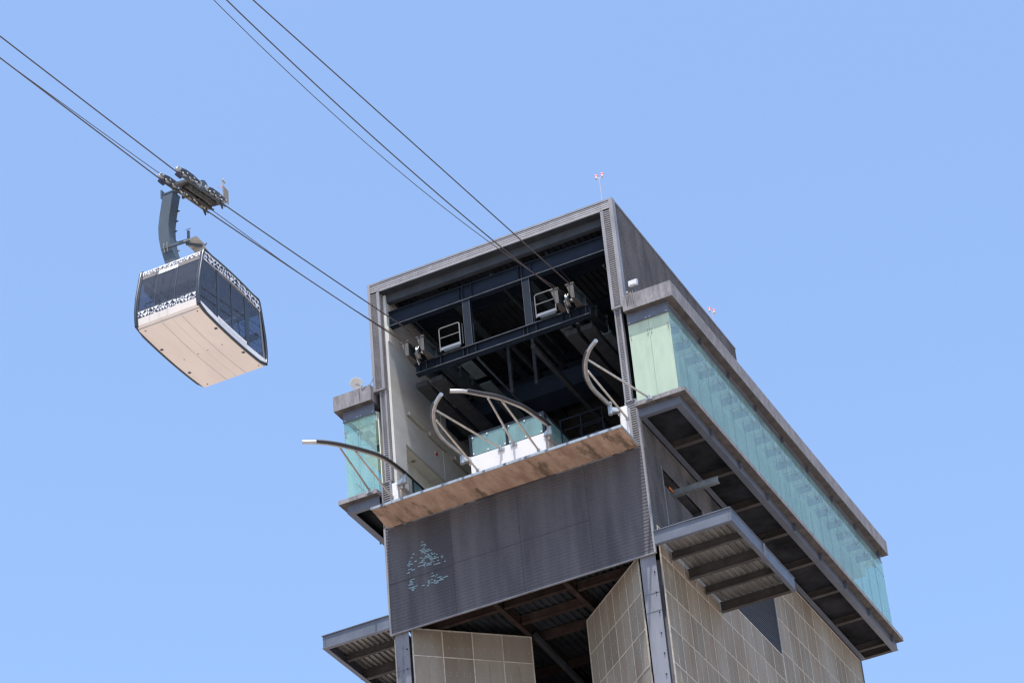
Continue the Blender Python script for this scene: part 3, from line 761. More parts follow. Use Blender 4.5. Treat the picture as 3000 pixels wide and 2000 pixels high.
# ---- curved guide rails
base = [(-1.125, -4.48), (-0.73, -4.21), (-0.34, -3.85), (0.045, -3.39), (0.435, -2.79), (0.80, -2.12), (1.02, -1.56), (1.13, -0.97), (1.20, -0.55), (1.28, -0.30)]
A = [(-0.905, -4.9), (-0.505, -4.63), (-0.115, -4.27), (0.265, -3.81), (0.655, -3.21), (1.025, -2.54), (1.235, -1.98), (1.335, -1.39), (1.375, -0.88), (1.40, -0.34)]
Bc = [(5.965, -4.91), (6.435, -4.58), (6.905, -4.02), (7.355, -3.44), (7.695, -2.73), (7.925, -2.09), (8.055, -1.36), (8.135, -0.81), (8.185, -0.33)]
Cc = [(5.565, -4.91), (5.135, -4.52), (4.735, -4.01), (4.405, -3.35), (4.135, -2.54), (4.05, -1.82), (4.07, -1.12), (4.14, -0.35)]
Dc = [(12.505, -4.93), (12.015, -4.50), (11.555, -3.88), (11.215, -3.17), (11.005, -2.46), (10.915, -1.75), (10.935, -1.06), (10.97, -0.34)]
def smooth(pts, n=6):
    P = [Vector((*p, 0)) for p in pts]; out = []
    for i in range(len(P)-1):
        p0 = P[max(i-1, 0)]; p1 = P[i]; p2 = P[i+1]; p3 = P[min(i+2, len(P)-1)]
        for k in range(n):
            t = k/n
            out.append(0.5*((2*p1)+(-p0+p2)*t+(2*p0-5*p1+4*p2-p3)*t*t+(-p0+3*p1-3*p2+p3)*t**3))
    out.append(P[-1]); return out
def guide(pts, s1, s2, side, lab, dockx):
    z = 63.7; P = smooth(pts); P = [Vector((p.x, p.y, z)) for p in P]
    t = empty('guide_rail', (pts[-1][0], pts[-1][1], 63.3), lab, 'guide rail', 'curved steel cabin guide rails at the bay mouth')
    b = MB(); b.tube(P, 0.088, 14); b.build('curved_tube', 'tube_steel', t)
    # rubber pad along the side the cabin touches
    b = MB(); n = len(P); i0 = 7; Q_ = []
    for i in range(i0, n):
        d = (P[min(i+1, n-1)]-P[max(i-1, 0)]).normalized(); nn = Vector((d.y, -d.x, 0))*side
        Q_.append(P[i]+nn*(0.024 if side > 0 else 0.05)+Vector((0, 0, 0.022 if side > 0 else 0.02)))
    b.tube(Q_, 0.096 if side > 0 else 0.078, 14); b.build('rubber_pad', 'rubber', t)
    for (q0, q1, br) in (s1, s2):
        # closest point on rail
        q0v = min(P, key=lambda p: (p-Vector((*q0, z))).length)
        b = MB(); q0e = q0v+(Vector(q1)-q0v).normalized()*0.22
        b.tube([q0e, q1], 0.046, 10)
        b.bar(q0v, q0e, 0.03, 0.09)
        sr = b.build('strut', 'strut_steel', t)
        b = MB()
        if br: b.box(q1[0]-0.15, q1[0]+0.15, q1[1]-0.02, q1[1]+0.04, q1[2]-0.1, q1[2]+0.02); b.box(q1[0]-0.05, q1[0]+0.05, q1[1]-0.1, q1[1]-0.02, q1[2]-0.12, q1[2]+0.1)
        else: b.box(q1[0]-0.06, q1[0]+0.06, q1[1]-0.06, q1[1]+0.04, q1[2]-0.06, q1[2]+0.06)
        b.build('foot_bracket', 'galvanised', sr)
    e = P[-1]
    b = MB(); b.tube([(e.x, e.y, z+0.12), (e.x, e.y, 63.25)], 0.10, 14)
    b.bar((e.x, e.y, 63.5), (dockx, -0.2, 63.42), 0.10, 0.16); b.bar((e.x, e.y+0.02, 63.33), (dockx, -0.2, 63.33), 0.2, 0.03)
    b.build('mounting_post', 'galvanised', t)
guide(A, ((0.15, -3.9), (-0.32, -0.27, 63.5), True), ((0.55, -3.3), (0.73, -0.27, 62.83), False), 1, 'curved steel guide rail with black pad sweeping out in front of the left glazed gallery', 0.98)
guide(Bc, ((7.1, -3.8), (6.5, -0.27, 63.45), True), ((7.45, -3.35), (7.59, -0.27, 62.75), False), 1, 'curved steel guide rail with black pad sweeping left across the central glass balustrade', 7.9)
guide(Cc, ((4.8, -4.05), (5.91, -0.27, 63.42), True), ((4.55, -3.5), (4.77, -0.27, 62.75), False), -1, 'curved steel guide rail hooked upwards at the left corner of the white central platform', 4.5)
guide(Dc, ((11.65, -4.0), (12.68, -0.27, 63.5), True), ((11.4, -3.4), (11.64, -0.27, 62.85), False), -1, 'curved steel guide rail at the right bay edge, one strut reaching the right gallery', 11.36)

# ---- small things
def tube_lamp(y0, y1, z, lab):
    t = empty('tube_lamp', (0.80, (y0+y1)/2, z), lab, 'wall lamp', 'long batten lamps on the left wall of the bay')
    b = MB(); b.box(0.725, 0.82, y0, y1, z-0.10, z+0.10); b.build('housing', 'hand_grey', t)
    b = MB(); b.box(0.82, 0.90, y0+0.04, y1-0.04, z-0.09, z+0.09); b.build('diffuser', 'lamp_plastic', t)
    b = MB(); b.tube([(0.74, y1, z), (0.74, y1+0.5, z)], 0.012, 6); b.build('conduit', 'hand_grey', t)
tube_lamp(1.58, 3.05, 68.02, 'long grey batten lamp nearest the bay mouth on the pale left wall')
tube_lamp(3.5, 5.2, 67.98, 'long grey batten lamp above the small red alarm box on the left wall')
tube_lamp(5.9, 7.4, 67.95, 'long grey batten lamp deepest along the left wall beside the curved rail foot')
t = empty('alarm_box', (0.78, 4.3, 67.35), 'tiny red and white alarm box on the pale left wall of the bay', 'alarm')
b = MB(); b.box(0.725, 0.78, 4.24, 4.36, 67.29, 67.41); b.build('box', 'red_plastic', t)
b = MB(); b.box(0.725, 0.76, 4.17, 4.22, 67.33, 67.42); b.build('plate', 'white_paint', t)
# satellite dish
dc = Vector((-0.78, -0.05, 69.22)); ax = Vector((0.55, -0.95, -0.30)).normalized()
t = empty('dish_antenna', (-0.7, 0.1, 68.78), 'round cream dish antenna on the concrete edge of the left gallery roof', 'antenna')
b = MB(); b.lathe(dc, ax, [(0.0, -0.075), (0.09, -0.07), (0.17, -0.045), (0.23, -0.012), (0.265, 0.02), (0.275, 0.0), (0.24, -0.04), (0.15, -0.085), (0.0, -0.11)], 32); b.build('reflector', 'dish', t)
b = MB(); b.disc(dc+ax*0.03+Vector((-0.02, 0, 0.02)), ax, 0.045, 0.03, 14); b.tube([dc-ax*0.07, dc+ax*0.03], 0.015, 8); b.build('feed_horn', 'white_paint', t)
b = MB(); b.tube([(-0.62, 0.15, 68.78), (-0.62, 0.15, 69.15)], 0.03, 8); b.bar((-0.62, 0.15, 69.1), dc-ax*0.1, 0.08, 0.08); b.build('mount', 'grey_plastic', t)
b = MB(); b.tube([(-0.60, 0.1, 68.9), (-0.52, -0.2, 68.80), (-0.40, -0.27, 68.66), (-0.25, -0.27, 68.74), (-0.1, -0.1, 68.9), (0.05, 0.0, 69.2)], 0.013, 6)
b.tube([(-0.56, -0.26, 68.78), (-0.54, -0.27, 68.1)], 0.013, 6); b.build('cable', 'rope', t)
# floodlight
t = empty('floodlight', (12.72, -0.1, 68.78), 'white floodlight standing at the inner corner of the right gallery roof', 'floodlight')
b = MB(); fcx, fz = 12.56, 69.34
b.prism([(fcx-0.17, -0.22, fz-0.15), (fcx+0.17, -0.18, fz-0.12), (fcx+0.19, -0.16, fz+0.16), (fcx-0.18, -0.2, fz+0.12)], (0.02, 0.14, 0.02)); b.build('housing', 'flood', t)
b = MB(); b.prism([(fcx-0.13, -0.232, fz-0.10), (fcx+0.13, -0.192, fz-0.08), (fcx+0.15, -0.172, fz+0.12), (fcx-0.14, -0.212, fz+0.09)], (0, 0.01, 0)); b.build('lens', 'grey_plastic', t)
b = MB(); b.tube([(12.62, -0.1, 68.78), (12.62, -0.1, 69.2)], 0.022, 8); b.box(12.5, 12.74, -0.17, -0.03, 68.77, 68.84); b.build('stand', 'steel_paint', t)
t = empty('cable_bundle', (12.2, -0.15, 68.8), 'loose wires and small clamp hanging beside the floodlight on the gallery edge', 'wiring')
b = MB()
for k in range(5):
    x = 12.22+k*0.07+random.uniform(-0.02, 0.02)
    b.tube([(x, -0.1, 68.95+random.uniform(-.05, .1)), (x+0.03, -0.24, 68.84), (x+0.02, -0.265, 68.7), (x+random.uniform(-0.03, 0.05), -0.265, 68.2+random.uniform(0, .15))], 0.011, 6)
b.build('wires', 'rope', t)
b = MB(); b.disc((12.25, -0.12, 69.0), (0, 1, 0), 0.05, 0.04, 10); b.disc((12.38, -0.12, 68.9), (0, 1, 0), 0.04, 0.04, 10); b.build('clamp', 'hand_grey', t)

def beacon(x, y, ztop, dirv, lab):
    t = empty('obstruction_light', (x, y, 74.19), lab, 'warning light', 'twin red obstruction lights on the roof')
    b = MB(); b.tube([(x, y, 74.19), (x, y, ztop-0.28)], 0.022, 8); b.build('mast', 'mast', t)
    d = Vector(dirv).normalized()*0.14
    b = MB(); b.tube([Vector((x, y, ztop-0.28))-d, Vector((x, y, ztop-0.30)), Vector((x, y, ztop-0.28))+d], 0.018, 8); b.build('cross_arm', 'cabin_white', t)
    for s_ in (-1, 1):
        c = Vector((x, y, ztop-0.28))+d*s_
        b = MB(); b.lathe(c, (0, 0, 1), [(0, -0.04), (0.05, -0.03), (0.06, 0.08), (0.0, 0.085)], 14); base_ = b.build('lamp_base', 'grey_plastic', t)
        b = MB(); b.lathe(c+Vector((0, 0, 0.09)), (0, 0, 1), [(0.062, 0), (0.06, 0.07), (0.035, 0.12), (0, 0.135)], 14); b.build('red_lens', 'beacon_red', base_)
beacon(11.43, 0.4, 76.0, (1, 0, 0), 'pole with twin red obstruction lights on the front right roof corner')
beacon(11.45, 12.9, 76.2, (0.5, 1, 0), 'pole with twin red obstruction lights far back on the roof above the right gallery')

# projecting steel bracket beam on the right flank
t = empty('jib_beam', (12.0, 3.0, 60.8), 'short grey steel beam jutting from the side opening beneath the right gallery', 'steel beam')
b = MB(); b.box(11.9, 14.05, 2.85, 2.88, 60.62, 60.86); b.box(11.9, 14.06, 2.80, 3.0, 60.58, 60.62); b.box(11.9, 14.05, 2.84, 2.95, 60.86, 60.88); b.build('beam', 'jib_steel', t)
b = MB(); b.bar((12.95, 3.0, 60.9), (12.05, 5.2, 62.3), 0.12, 0.12); b.build('brace', 'steel_paint', t)
b = MB(); b.box(12.04, 12.08, 2.45, 2.8, 60.74, 60.84); b.build('orange_strap', 'orange', t)
# junction camera under the ceiling
t = empty('ceiling_camera', (9.6, 1.6, 73.0), 'tiny round camera hanging under the dark bay ceiling on the right', 'camera')
b = MB(); b.lathe((10.0, 1.4, 72.6), (0, 0, 1), [(0, -0.1), (0.07, -0.07), (0.10, 0), (0.07, 0.05), (0, 0.06)], 14); b.build('dome', 'hand_grey', t)
b = MB(); b.tube([(10.0, 1.4, 72.65), (10.0, 1.4, 74.0)], 0.02, 6); b.build('stem', 'steel_dark', t)

# ================================================================== ropes
def curve_rope(fn, x, y0, y1, r, lab, name, cat):
    pts = []; n = 70
    for i in range(n+1):
        y = y0+(y1-y0)*i/n; pts.append((x(y) if callable(x) else x, y, fn(y)))
    b = MB(); b.tube(pts, r, 8)
    o = b.build(name, 'rope', origin=pts[0]); tag(o, lab, cat, 'steel ropes running to the bay')
def quad_from(pts):
    # exact quadratic through three (y, z)
    (a, fa), (b_, fb), (c, fc_) = pts
    def f(y):
        return fa*(y-b_)*(y-c)/((a-b_)*(a-c))+fb*(y-a)*(y-c)/((b_-a)*(b_-c))+fc_*(y-a)*(y-b_)/((c-a)*(c-b_))
    return f
CARX = 2.33
fLf = quad_from([(-0.5, 70.06), (-7, 68.74), (-16.6, 66.90)])
fLb = quad_from([(-20.3, 66.21), (-26, 65.43), (-31.2, 64.62)])
def fL(y):
    if y > -16.6: return fLf(y)
    if y > -20.3: return 66.90+(66.21-66.90)*(y+16.6)/(-3.7)
    return 66.21+0.137*(y+20.3)+0.0002*(y+20.3)**2
fRo = quad_from([(-0.5, 70.1), (-13, 68.40), (-26.6, 66.50)])
fRi = quad_from([(-0.5, 70.1), (-13, 67.98), (-27.2, 66.42)])
fRh = quad_from([(-0.1, 69.98), (-12.4, 67.08), (-28.6, 65.18)])
hF = quad_from([(-0.1, 69.9), (-7.0, 68.31), (-17.0, 66.61)])
def fLh(y):
    if y > -17: return hF(y)
    if y > -20.9: return 66.61+(66.61-65.89)/3.9*(y+17)
    return 65.89+0.162*(y+20.9)+0.0003*(y+20.9)**2
lin = lambda f, yb: (lambda y: f(y) if y > yb else f(yb)+(f(yb)-f(yb-1))*(y-yb)*0.9)
curve_rope(fL, 1.95, -0.45, -140, 0.025, 'left track rope of the left group, passing nearest under the cable car carriage', 'track_rope', 'rope')
curve_rope(fL, 2.70, -0.45, -140, 0.025, 'right track rope of the left group, through the far side of the carriage', 'track_rope', 'rope')
curve_rope(lin(fRi, -27), 9.15, -0.45, -140, 0.025, 'middle rope of the right group, ending at the bracket by the right guard rail', 'track_rope', 'rope')
curve_rope(lin(fRo, -26), 9.88, -0.45, -140, 0.025, 'rightmost and uppermost rope, ending at the outermost saddle bracket', 'track_rope', 'rope')
curve_rope(fLh, CARX, 0.1, -140, 0.015, 'thin haul rope between the two track ropes of the cable car', 'haul_rope', 'rope')
curve_rope(lin(fRh, -28), 9.50, 0.1, -140, 0.015, 'thin haul rope, leftmost of the right group of ropes at the top edge', 'haul_rope', 'rope')

# ================================================================== cable car
CY = -17.98
CC = empty('cable_car', (2.3, CY, 59.6), 'cable car with dark windows and triangle patterned bands hanging from the left ropes', 'cable car')
XL_, XR_ = 0.97, 3.63
half = [(59.70, 2.22), (59.84, 2.33), (60.12, 2.36), (60.43, 2.37), (61.0, 2.31), (61.5, 2.20), (61.9, 2.10), (62.15, 2.04), (62.40, 1.97), (62.50, 1.90)]
def hw(z):
    for i in range(len(half)-1):
        if half[i][0] <= z <= half[i+1][0]:
            t_ = (z-half[i][0])/(half[i+1][0]-half[i][0]); return half[i][1]*(1-t_)+half[i+1][1]*t_
    return half[0][1] if z < half[0][0] else half[-1][1]
def zb(y):  # underside camber
    u = (y-CY)/2.2; return 59.70-0.10*(1-u*u)
def zt(y):
    u = (y-CY)/1.97; return 62.42+0.12*(1-u*u)
# floor pan
b = MB(); n = 16
vs = []; 
for i in range(n+1):
    y = CY-2.22+4.44*i/n
    vs += [(XL_+0.05, y, zb(y)), (XR_-0.05, y, zb(y)), (XL_+0.05, y, 59.84), (XR_-0.05, y, 59.84)]
fs_ = []
for i in range(n):
    a = i*4; c = a+4
    fs_ += [(a, a+1, c+1, c), (a+2, c+2, c+3, a+3), (a, c, c+2, a+2), (a+1, a+3, c+3, c+1)]
fs_ += [(0, 2, 3, 1), (n*4, n*4+1, n*4+3, n*4+2)]
b.add(vs, fs_)
fp = b.build('floor_pan', 'cabin_floor', CC)
b = MB()
for x in (2.0, 2.82):
    for i in range(n):
        y0 = CY-2.2+4.4*i/n; y1 = CY-2.2+4.4*(i+1)/n
        b.add([(x-0.008, y0, zb(y0)-0.003), (x+0.008, y0, zb(y0)-0.003), (x+0.008, y1, zb(y1)-0.003), (x-0.008, y1, zb(y1)-0.003)], [(0, 1, 2, 3)])
x = 2.42
for i in range(n):
    y0 = CY-2.2+4.4*i/n; y1 = CY-2.2+4.4*(i+1)/n
    b.add([(x-0.003, y0, zb(y0)-0.003), (x+0.003, y0, zb(y0)-0.003), (x+0.003, y1, zb(y1)-0.003), (x-0.003, y1, zb(y1)-0.003)], [(0, 1, 2, 3)])
b.build('floor_seam', 'seam', fp)
b = MB()
for (x, y, w_) in ((3.47, -18.93, .055), (3.5, -17.08, .055), (1.12, -18.84, .055), (1.16, -17.02, .055), (3.43, -20.12, .025), (1.22, -20.08, .025), (1.25, -15.92, .025), (3.47, -15.95, .025), (2.51, -17.93, .02), (2.09, -17.91, .02), (3.13, -17.95, .02), (1.47, -17.88, .02)):
    zz = zb(y); b.box(x-w_, x+w_, y-w_, y+w_, zz-0.006, zz+0.01)
b.build('floor_hole', 'cabin_navy', fp)
# roof pan
b = MB(); vs = []; 
for i in range(n+1):
    y = CY-1.97+3.94*i/n
    vs += [(XL_+0.03, y, zt(y)-0.03), (XR_-0.03, y, zt(y)-0.03), (XL_+0.03, y, zt(y)), (XR_-0.03, y, zt(y))]
b.add(vs, fs_)
rfp = b.build('roof_pan', 'cabin_white', CC)
b = MB(); b.box(XL_+0.1, XR_-0.1, CY-1.85, CY+1.85, 62.28, 62.30); b.build('headliner', 'cabin_in', rfp)
b = MB(); b.box(1.3, 3.3, CY-0.9, CY+1.2, 62.55, 62.66); b.build('roof_box', 'cabin_white', rfp)
b = MB(); b.box(3.40, 3.5, -17.95, -17.85, 62.5, 62.66); b.build('roof_knob', 'cabin_dark', rfp)
b = MB(); b.box(XL_+0.06, XR_-0.06, CY-2.2, CY+2.2, 59.86, 59.90); b.build('floor', 'cabin_in', fp)
# front and rear ends: y(z) skin strips
def skin(mb, sgn, x0, x1, z0, z1, off=0.0, th=0.02, nz=None):
    zs = [z0]+[h[0] for h in half if z0 < h[0] < z1]+[z1]
    vs = []
    for z in zs:
        y = CY+sgn*(hw(z)+off); yi = CY+sgn*(hw(z)+off-th)
        vs += [(x0, y, z), (x1, y, z), (x0, yi, z), (x1, yi, z)]
    f = []
    for i in range(len(zs)-1):
        a = i*4; c = a+4
        f += [(a, a+1, c+1, c), (a+2, c+2, c+3, a+3), (a, c, c+2, a+2), (a+1, a+3, c+3, c+1)]
    e = (len(zs)-1)*4
    f += [(0, 2, 3, 1), (e, e+1, e+3, e+2)]
    mb.add(vs, f)
random.seed(3)
def tri_cells_end(mb, sgn, x0, x1, z0, z1, ncol, nrow):
    dx = (x1-x0)/ncol; dz = (z1-z0)/nrow
    def P(x, z): return (x, CY+sgn*(hw(z)+0.004), z)
    for i in range(ncol):
        for j in range(nrow):
            a = P(x0+i*dx, z0+j*dz); b_ = P(x0+(i+1)*dx, z0+j*dz); c = P(x0+(i+1)*dx, z0+(j+1)*dz); d = P(x0+i*dx, z0+(j+1)*dz)
            m_ = P(x0+(i+0.5)*dx, z0+(j+0.5)*dz)
            k = random.random()
            if k < 0.34: mb.add([a, b_, c], [(0, 1, 2)])
            elif k < 0.68: mb.add([a, b_, d], [(0, 1, 2)])
            elif k < 0.84: mb.add([a, m_, d], [(0, 1, 2)]); mb.add([b_, c, m_], [(0, 1, 2)])
            else: mb.add([a, b_, m_], [(0, 1, 2)]); mb.add([d, c, m_], [(0, 1, 2)])
def tri_cells_side(mb, x, y0, y1, zlo, zhi, ncol, nrow):
    dy = (y1-y0)/ncol
    def P(i, j):
        y = y0+i*dy; a = zlo(y); c = zhi(y); return (x, y, a+(c-a)*j/nrow)
    for i in range(ncol):
        for j in range(nrow):
            a = P(i, j); b_ = P(i+1, j); c = P(i+1, j+1); d = P(i, j+1); m_ = P(i+0.5, j+0.5)
            k = random.random()
            if k < 0.34: mb.add([a, b_, c], [(0, 1, 2)])
            elif k < 0.68: mb.add([a, b_, d], [(0, 1, 2)])
            elif k < 0.84: mb.add([a, m_, d], [(0, 1, 2)]); mb.add([b_, c, m_], [(0, 1, 2)])
            else: mb.add([a, b_, m_], [(0, 1, 2)]); mb.add([d, c, m_], [(0, 1, 2)])
for sgn in (-1, 1):
    b = MB(); skin(b, sgn, XL_+0.05, XR_-0.05, 59.76, 60.12); lt = b.build('end_skirt', 'cabin_floor', CC)
    b = MB(); skin(b, sgn, XL_+0.05, XR_-0.05, 60.12, 60.41); pb = b.build('patterned_band', 'cabin_white', CC)
    b = MB(); b.keep = True; tri_cells_end(b, sgn, XL_+0.06, XR_-0.06, 60.125, 60.405, 22, 2); b.build('dark_triangles', 'cabin_navy', pb)
    b = MB(); skin(b, sgn, XL_+0.05, XR_-0.05, 62.19, 62.38, 0.01); pb = b.build('patterned_band', 'cabin_white', CC)
    b = MB(); b.keep = True; tri_cells_end(b, sgn, XL_+0.06, XR_-0.06, 62.195, 62.375, 26, 2)
    for q_ in range(len(b.v)): b.v[q_] = (b.v[q_][0], b.v[q_][1]+sgn*0.012, b.v[q_][2])
    b.build('dark_triangles', 'cabin_navy', pb)
    for v0, v1 in ((XL_+0.12, 1.78), (2.62, XR_-0.12)):
        b = MB(); skin(b, sgn, v0, v1, 62.0, 62.185, 0.0); vt = b.build('vent', 'trim_silver', CC)
        b = MB(); skin(b, sgn, v0+0.02, v1-0.02, 62.02, 62.17, 0.006); b.build('vent_grille', 'grille', vt)
    b = MB(); skin(b, sgn, 1.79, 2.61, 62.0, 62.16, 0.008); b.build('name_board', 'cabin_white', CC)
    # frame members
    b = MB()
    skin(b, sgn, XL_-0.01, XL_+0.10, 59.80, 62.40, 0.012, 0.06); skin(b, sgn, XR_-0.11, XR_+0.01, 59.80, 62.44, 0.012, 0.06)
    skin(b, sgn, 1.76, 1.80, 60.41, 62.0, 0.008, 0.04); skin(b, sgn, 2.60, 2.64, 60.41, 62.0, 0.008, 0.04)
    skin(b, sgn, XL_+0.1, XR_-0.1, 60.41, 60.47, 0.006, 0.04); skin(b, sgn, XL_+0.1, XR_-0.1, 61.975, 62.0, 0.004, 0.04)
    b.build('end_frame', 'cabin_dark', CC)
    for x0, x1 in ((XL_+0.10, 1.76), (1.80, 2.60), (2.64, XR_-0.11)):
        b = MB(); skin(b, sgn, x0, x1, 60.47, 61.975, 0.0, 0.012); b.build('window', 'cabin_glass', CC)
# sides
def outline():
    pts = []
    for z, h_ in half[1:]: pts.append((CY-h_, z))
    for i in range(1, 8):
        y = CY-1.9+3.8*i/8; pts.append((y, zt(y)))
    for z, h_ in half[1:][::-1]: pts.append((CY+h_, z))
    for i in range(1, 12):
        y = CY+2.2-4.4*i/12; pts.append((y, zb(y)+0.03))
    return pts
for xs, sg in ((XR_, 1), (XL_, -1)):
    ol = outline(); ol2 = ol+[ol[0]]
    b = MB(); b.tube([(xs, y, z) for y, z in ol2], 0.055, 8); b.build('rim', 'cabin_dark', CC)
    def sidep(mb, y0, y1, zlo, zhi, x, n=8, th=0.02):
        v = []
        for i in range(n+1):
            y = y0+(y1-y0)*i/n
            v += [(x, y, zlo(y)), (x, y, zhi(y)), (x-sg*th, y, zlo(y)), (x-sg*th, y, zhi(y))]
        f = []
        for i in range(n):
            a = i*4; c = a+4
            f += [(a, c, c+1, a+1), (a+2, a+3, c+3, c+2), (a, a+2, c+2, c), (a+1, c+1, c+3, a+3)]
        f += [(0, 1, 3, 2), (n*4, n*4+2, n*4+3, n*4+1)]
        mb.add(v, f)
    kk = lambda v_: (lambda y: v_)
    sill = lambda y: zb(y)+0.33+0.0*y
    top_lo = lambda y: zt(y)-0.42
    b = MB(); sidep(b, CY-2.3, CY+2.3, lambda y: zb(y)+0.1, sill, xs, 14); sl_ = b.build('side_sill', 'cabin_white', CC)
    b = MB(); sidep(b, -19.05, -17.05, sill, lambda y: sill(y)+0.10, xs+sg*0.012, 6); b.build('door_kickplate', 'cabin_white', sl_)
    b = MB(); sidep(b, CY-1.98, CY+1.98, top_lo, lambda y: zt(y)-0.02, xs+sg*0.02, 14); pb = b.build('patterned_band', 'cabin_white', CC)
    b = MB(); b.keep = True; tri_cells_side(b, xs+sg*0.024, CY-1.93, CY+1.93, lambda y: top_lo(y)+0.02, lambda y: zt(y)-0.06, 19, 2); b.build('dark_triangles', 'cabin_navy', pb)
    b = MB(); sidep(b, CY-2.06, CY+2.02, lambda y: top_lo(y)-0.07, lambda y: top_lo(y)-0.004, xs-sg*0.02, 14); b.build('door_track', 'trim_silver', CC)
    def hwf(y): return None
    def band(mb, y0b, y1b, y0t, y1t, z0, z1, x, th=0.03):
        mb.prism([(x, y0b, z0), (x, y1b, z0), (x, y1t, z1), (x, y0t, z1)], (-sg*th, 0, 0))
    ztop = 62.02; zbot = 59.98
    b = MB()
    band(b, CY-2.33, CY-2.27, CY-2.07, CY-1.99, zbot, ztop, xs-sg*0.005)
    band(b, -19.05, -18.92, -19.08, -18.95, zbot-0.02, ztop, xs+sg*0.01)
    band(b, -18.06, -17.98, -18.08, -18.0, zbot-0.02, ztop, xs+sg*0.01)
    band(b, -17.10, -17.04, -17.12, -17.06, zbot-0.02, ztop, xs+sg*0.01)
    band(b, -17.04, -16.82, -17.06, -16.84, zbot, ztop, xs-sg*0.006)
    b.build('side_frame', 'cabin_dark', CC)
    b = MB(); band(b, CY+2.15, CY+2.27, CY+1.90, CY+2.02, zbot, ztop, xs-sg*0.002); b.build('rear_trim', 'trim_silver', CC)
    for (a0, a1, c0, c1) in ((CY-2.27, -19.05, CY-1.99, -19.08), (-18.92, -18.06, -18.95, -18.08), (-17.98, -17.10, -18.0, -17.12), (-16.82, CY+2.15, -16.84, CY+1.90)):
        b = MB(); band(b, a0, a1, c0, c1, zbot+0.02, ztop-0.02, xs-sg*0.008, 0.012); wdw = b.build('window', 'cabin_glass', CC)
        if a0 in (-18.92, -17.98):
            b = MB()
            for zz in (60.45, 60.85): b.tube([(xs-sg*0.07, a0, zz), (xs-sg*0.07, a1, zz)], 0.016, 6)
            b.build('grab_rail', 'cabin_dark', wdw)
# inside: posts, rails and ceiling ribs
b = MB()
b.tube([(1.15, CY-2.0, 60.95), (3.45, CY-2.0, 60.95)], 0.03, 8); b.tube([(1.15, CY+2.0, 60.95), (3.45, CY+2.0, 60.95)], 0.03, 8)
b.tube([(1.12, CY-2.0, 60.9), (1.12, CY+2.0, 60.9)], 0.03, 8)
b.tube([(2.3, CY-0.9, 59.9), (2.3, CY-0.9, 62.28)], 0.022, 8); b.tube([(2.3, CY+0.9, 59.9), (2.3, CY+0.9, 62.28)], 0.022, 8)
for k in range(6):
    yy = CY-1.5+k*0.6
    b.tube([(1.6, yy, 62.28), (1.56, yy, 61.98), (1.64, yy, 61.98), (1.6, yy, 62.28)], 0.01, 5); b.tube([(3.0, yy, 62.28), (2.96, yy, 61.98), (3.04, yy, 61.98), (3.0, yy, 62.28)], 0.01, 5)
b.build('interior_rail', 'cabin_dark', CC)
b = MB(); b.box(1.1, 3.5, CY+1.95, CY+2.05, 60.85, 61.1); b.box(1.1, 1.2, CY-2.0, CY+2.0, 61.5, 61.75); b.build('interior_panel', 'cabin_dark', CC)
b = MB(); b.box(2.9, 3.4, CY-2.1, CY-1.7, 59.9, 60.5); b.tube([(3.3, CY-1.5, 60.5), (3.35, CY-1.2, 61.6), (3.3, CY-1.0, 60.4)], 0.012, 6); b.build('control_box', 'copper', CC)

# hanger arm
def quadsec(mb, secs):      # secs: list of (cx, cy, z, wx, wy, tilt)
    v = []
    for (cx, cy, z, wx, wy) in secs:
        v += [(cx-wx, cy-wy, z), (cx+wx, cy-wy, z), (cx+wx, cy+wy, z), (cx-wx, cy+wy, z)]
    f = []
    for i in range(len(secs)-1):
        a = i*4; c = a+4
        for k in range(4): f.append((a+k, a+(k+1) % 4, c+(k+1) % 4, c+k))
    e = (len(secs)-1)*4
    f += [(3, 2, 1, 0), (e, e+1, e+2, e+3)]
    mb.add(v, f)
AY = -18.1
b = MB()
quadsec(b, [(1.95, AY, 62.45, 0.23, 0.25), (1.52, AY, 63.1, 0.23, 0.25), (1.25, AY, 63.75, 0.23, 0.25), (1.05, AY, 64.5, 0.225, 0.25), (0.955, AY, 65.1, 0.225, 0.25), (0.94, AY, 65.6, 0.225, 0.25), (1.00, AY, 66.1, 0.225, 0.25), (1.08, AY, 66.6, 0.225, 0.25), (1.16, AY, 67.05, 0.225, 0.25)])
arm = b.build('hanger_arm', 'arm', CC)
b = MB()
for z, x in ((66.5, 1.29), (66.05, 1.22), (65.6, 1.165), (65.1, 1.18), (64.65, 1.25)):
    b.prism([(x, AY+0.22, z), (x+0.09, AY+0.24, z-0.05), (x, AY+0.22, z-0.10)], (0, 0.03, 0))
b.build('step', 'arm', arm)
b = MB(); b.box(0.96, 1.40, AY-0.27, AY+0.27, 67.05, 67.10); b.tube([(0.88, AY, 67.2), (2.3, AY, 67.15)], 0.08, 12)
b.prism([(0.80, AY-0.20, 66.98), (0.80, AY+0.18, 66.98), (0.80, AY+0.2, 67.34), (0.80, AY-0.2, 67.36)], (0.06, 0, 0))
b.box(1.25, 1.31, AY-0.12, AY+0.12, 67.1, 67.35)
b.build('hanger_pin', 'arm', arm)
b = MB(); b.bar((0.92, AY-0.34, 64.50), (2.14, AY-0.34, 64.40), 0.08, 0.13)
hb = b.build('service_beam', 'arm', CC)
b = MB()
for x in (1.05, 1.19):
    b.tube([(x, AY-0.40, 64.64), (x, AY-0.41, 64.46), (x, AY-0.36, 64.24)], 0.012, 6)
b.build('beam_clamp', 'hand_grey', hb)
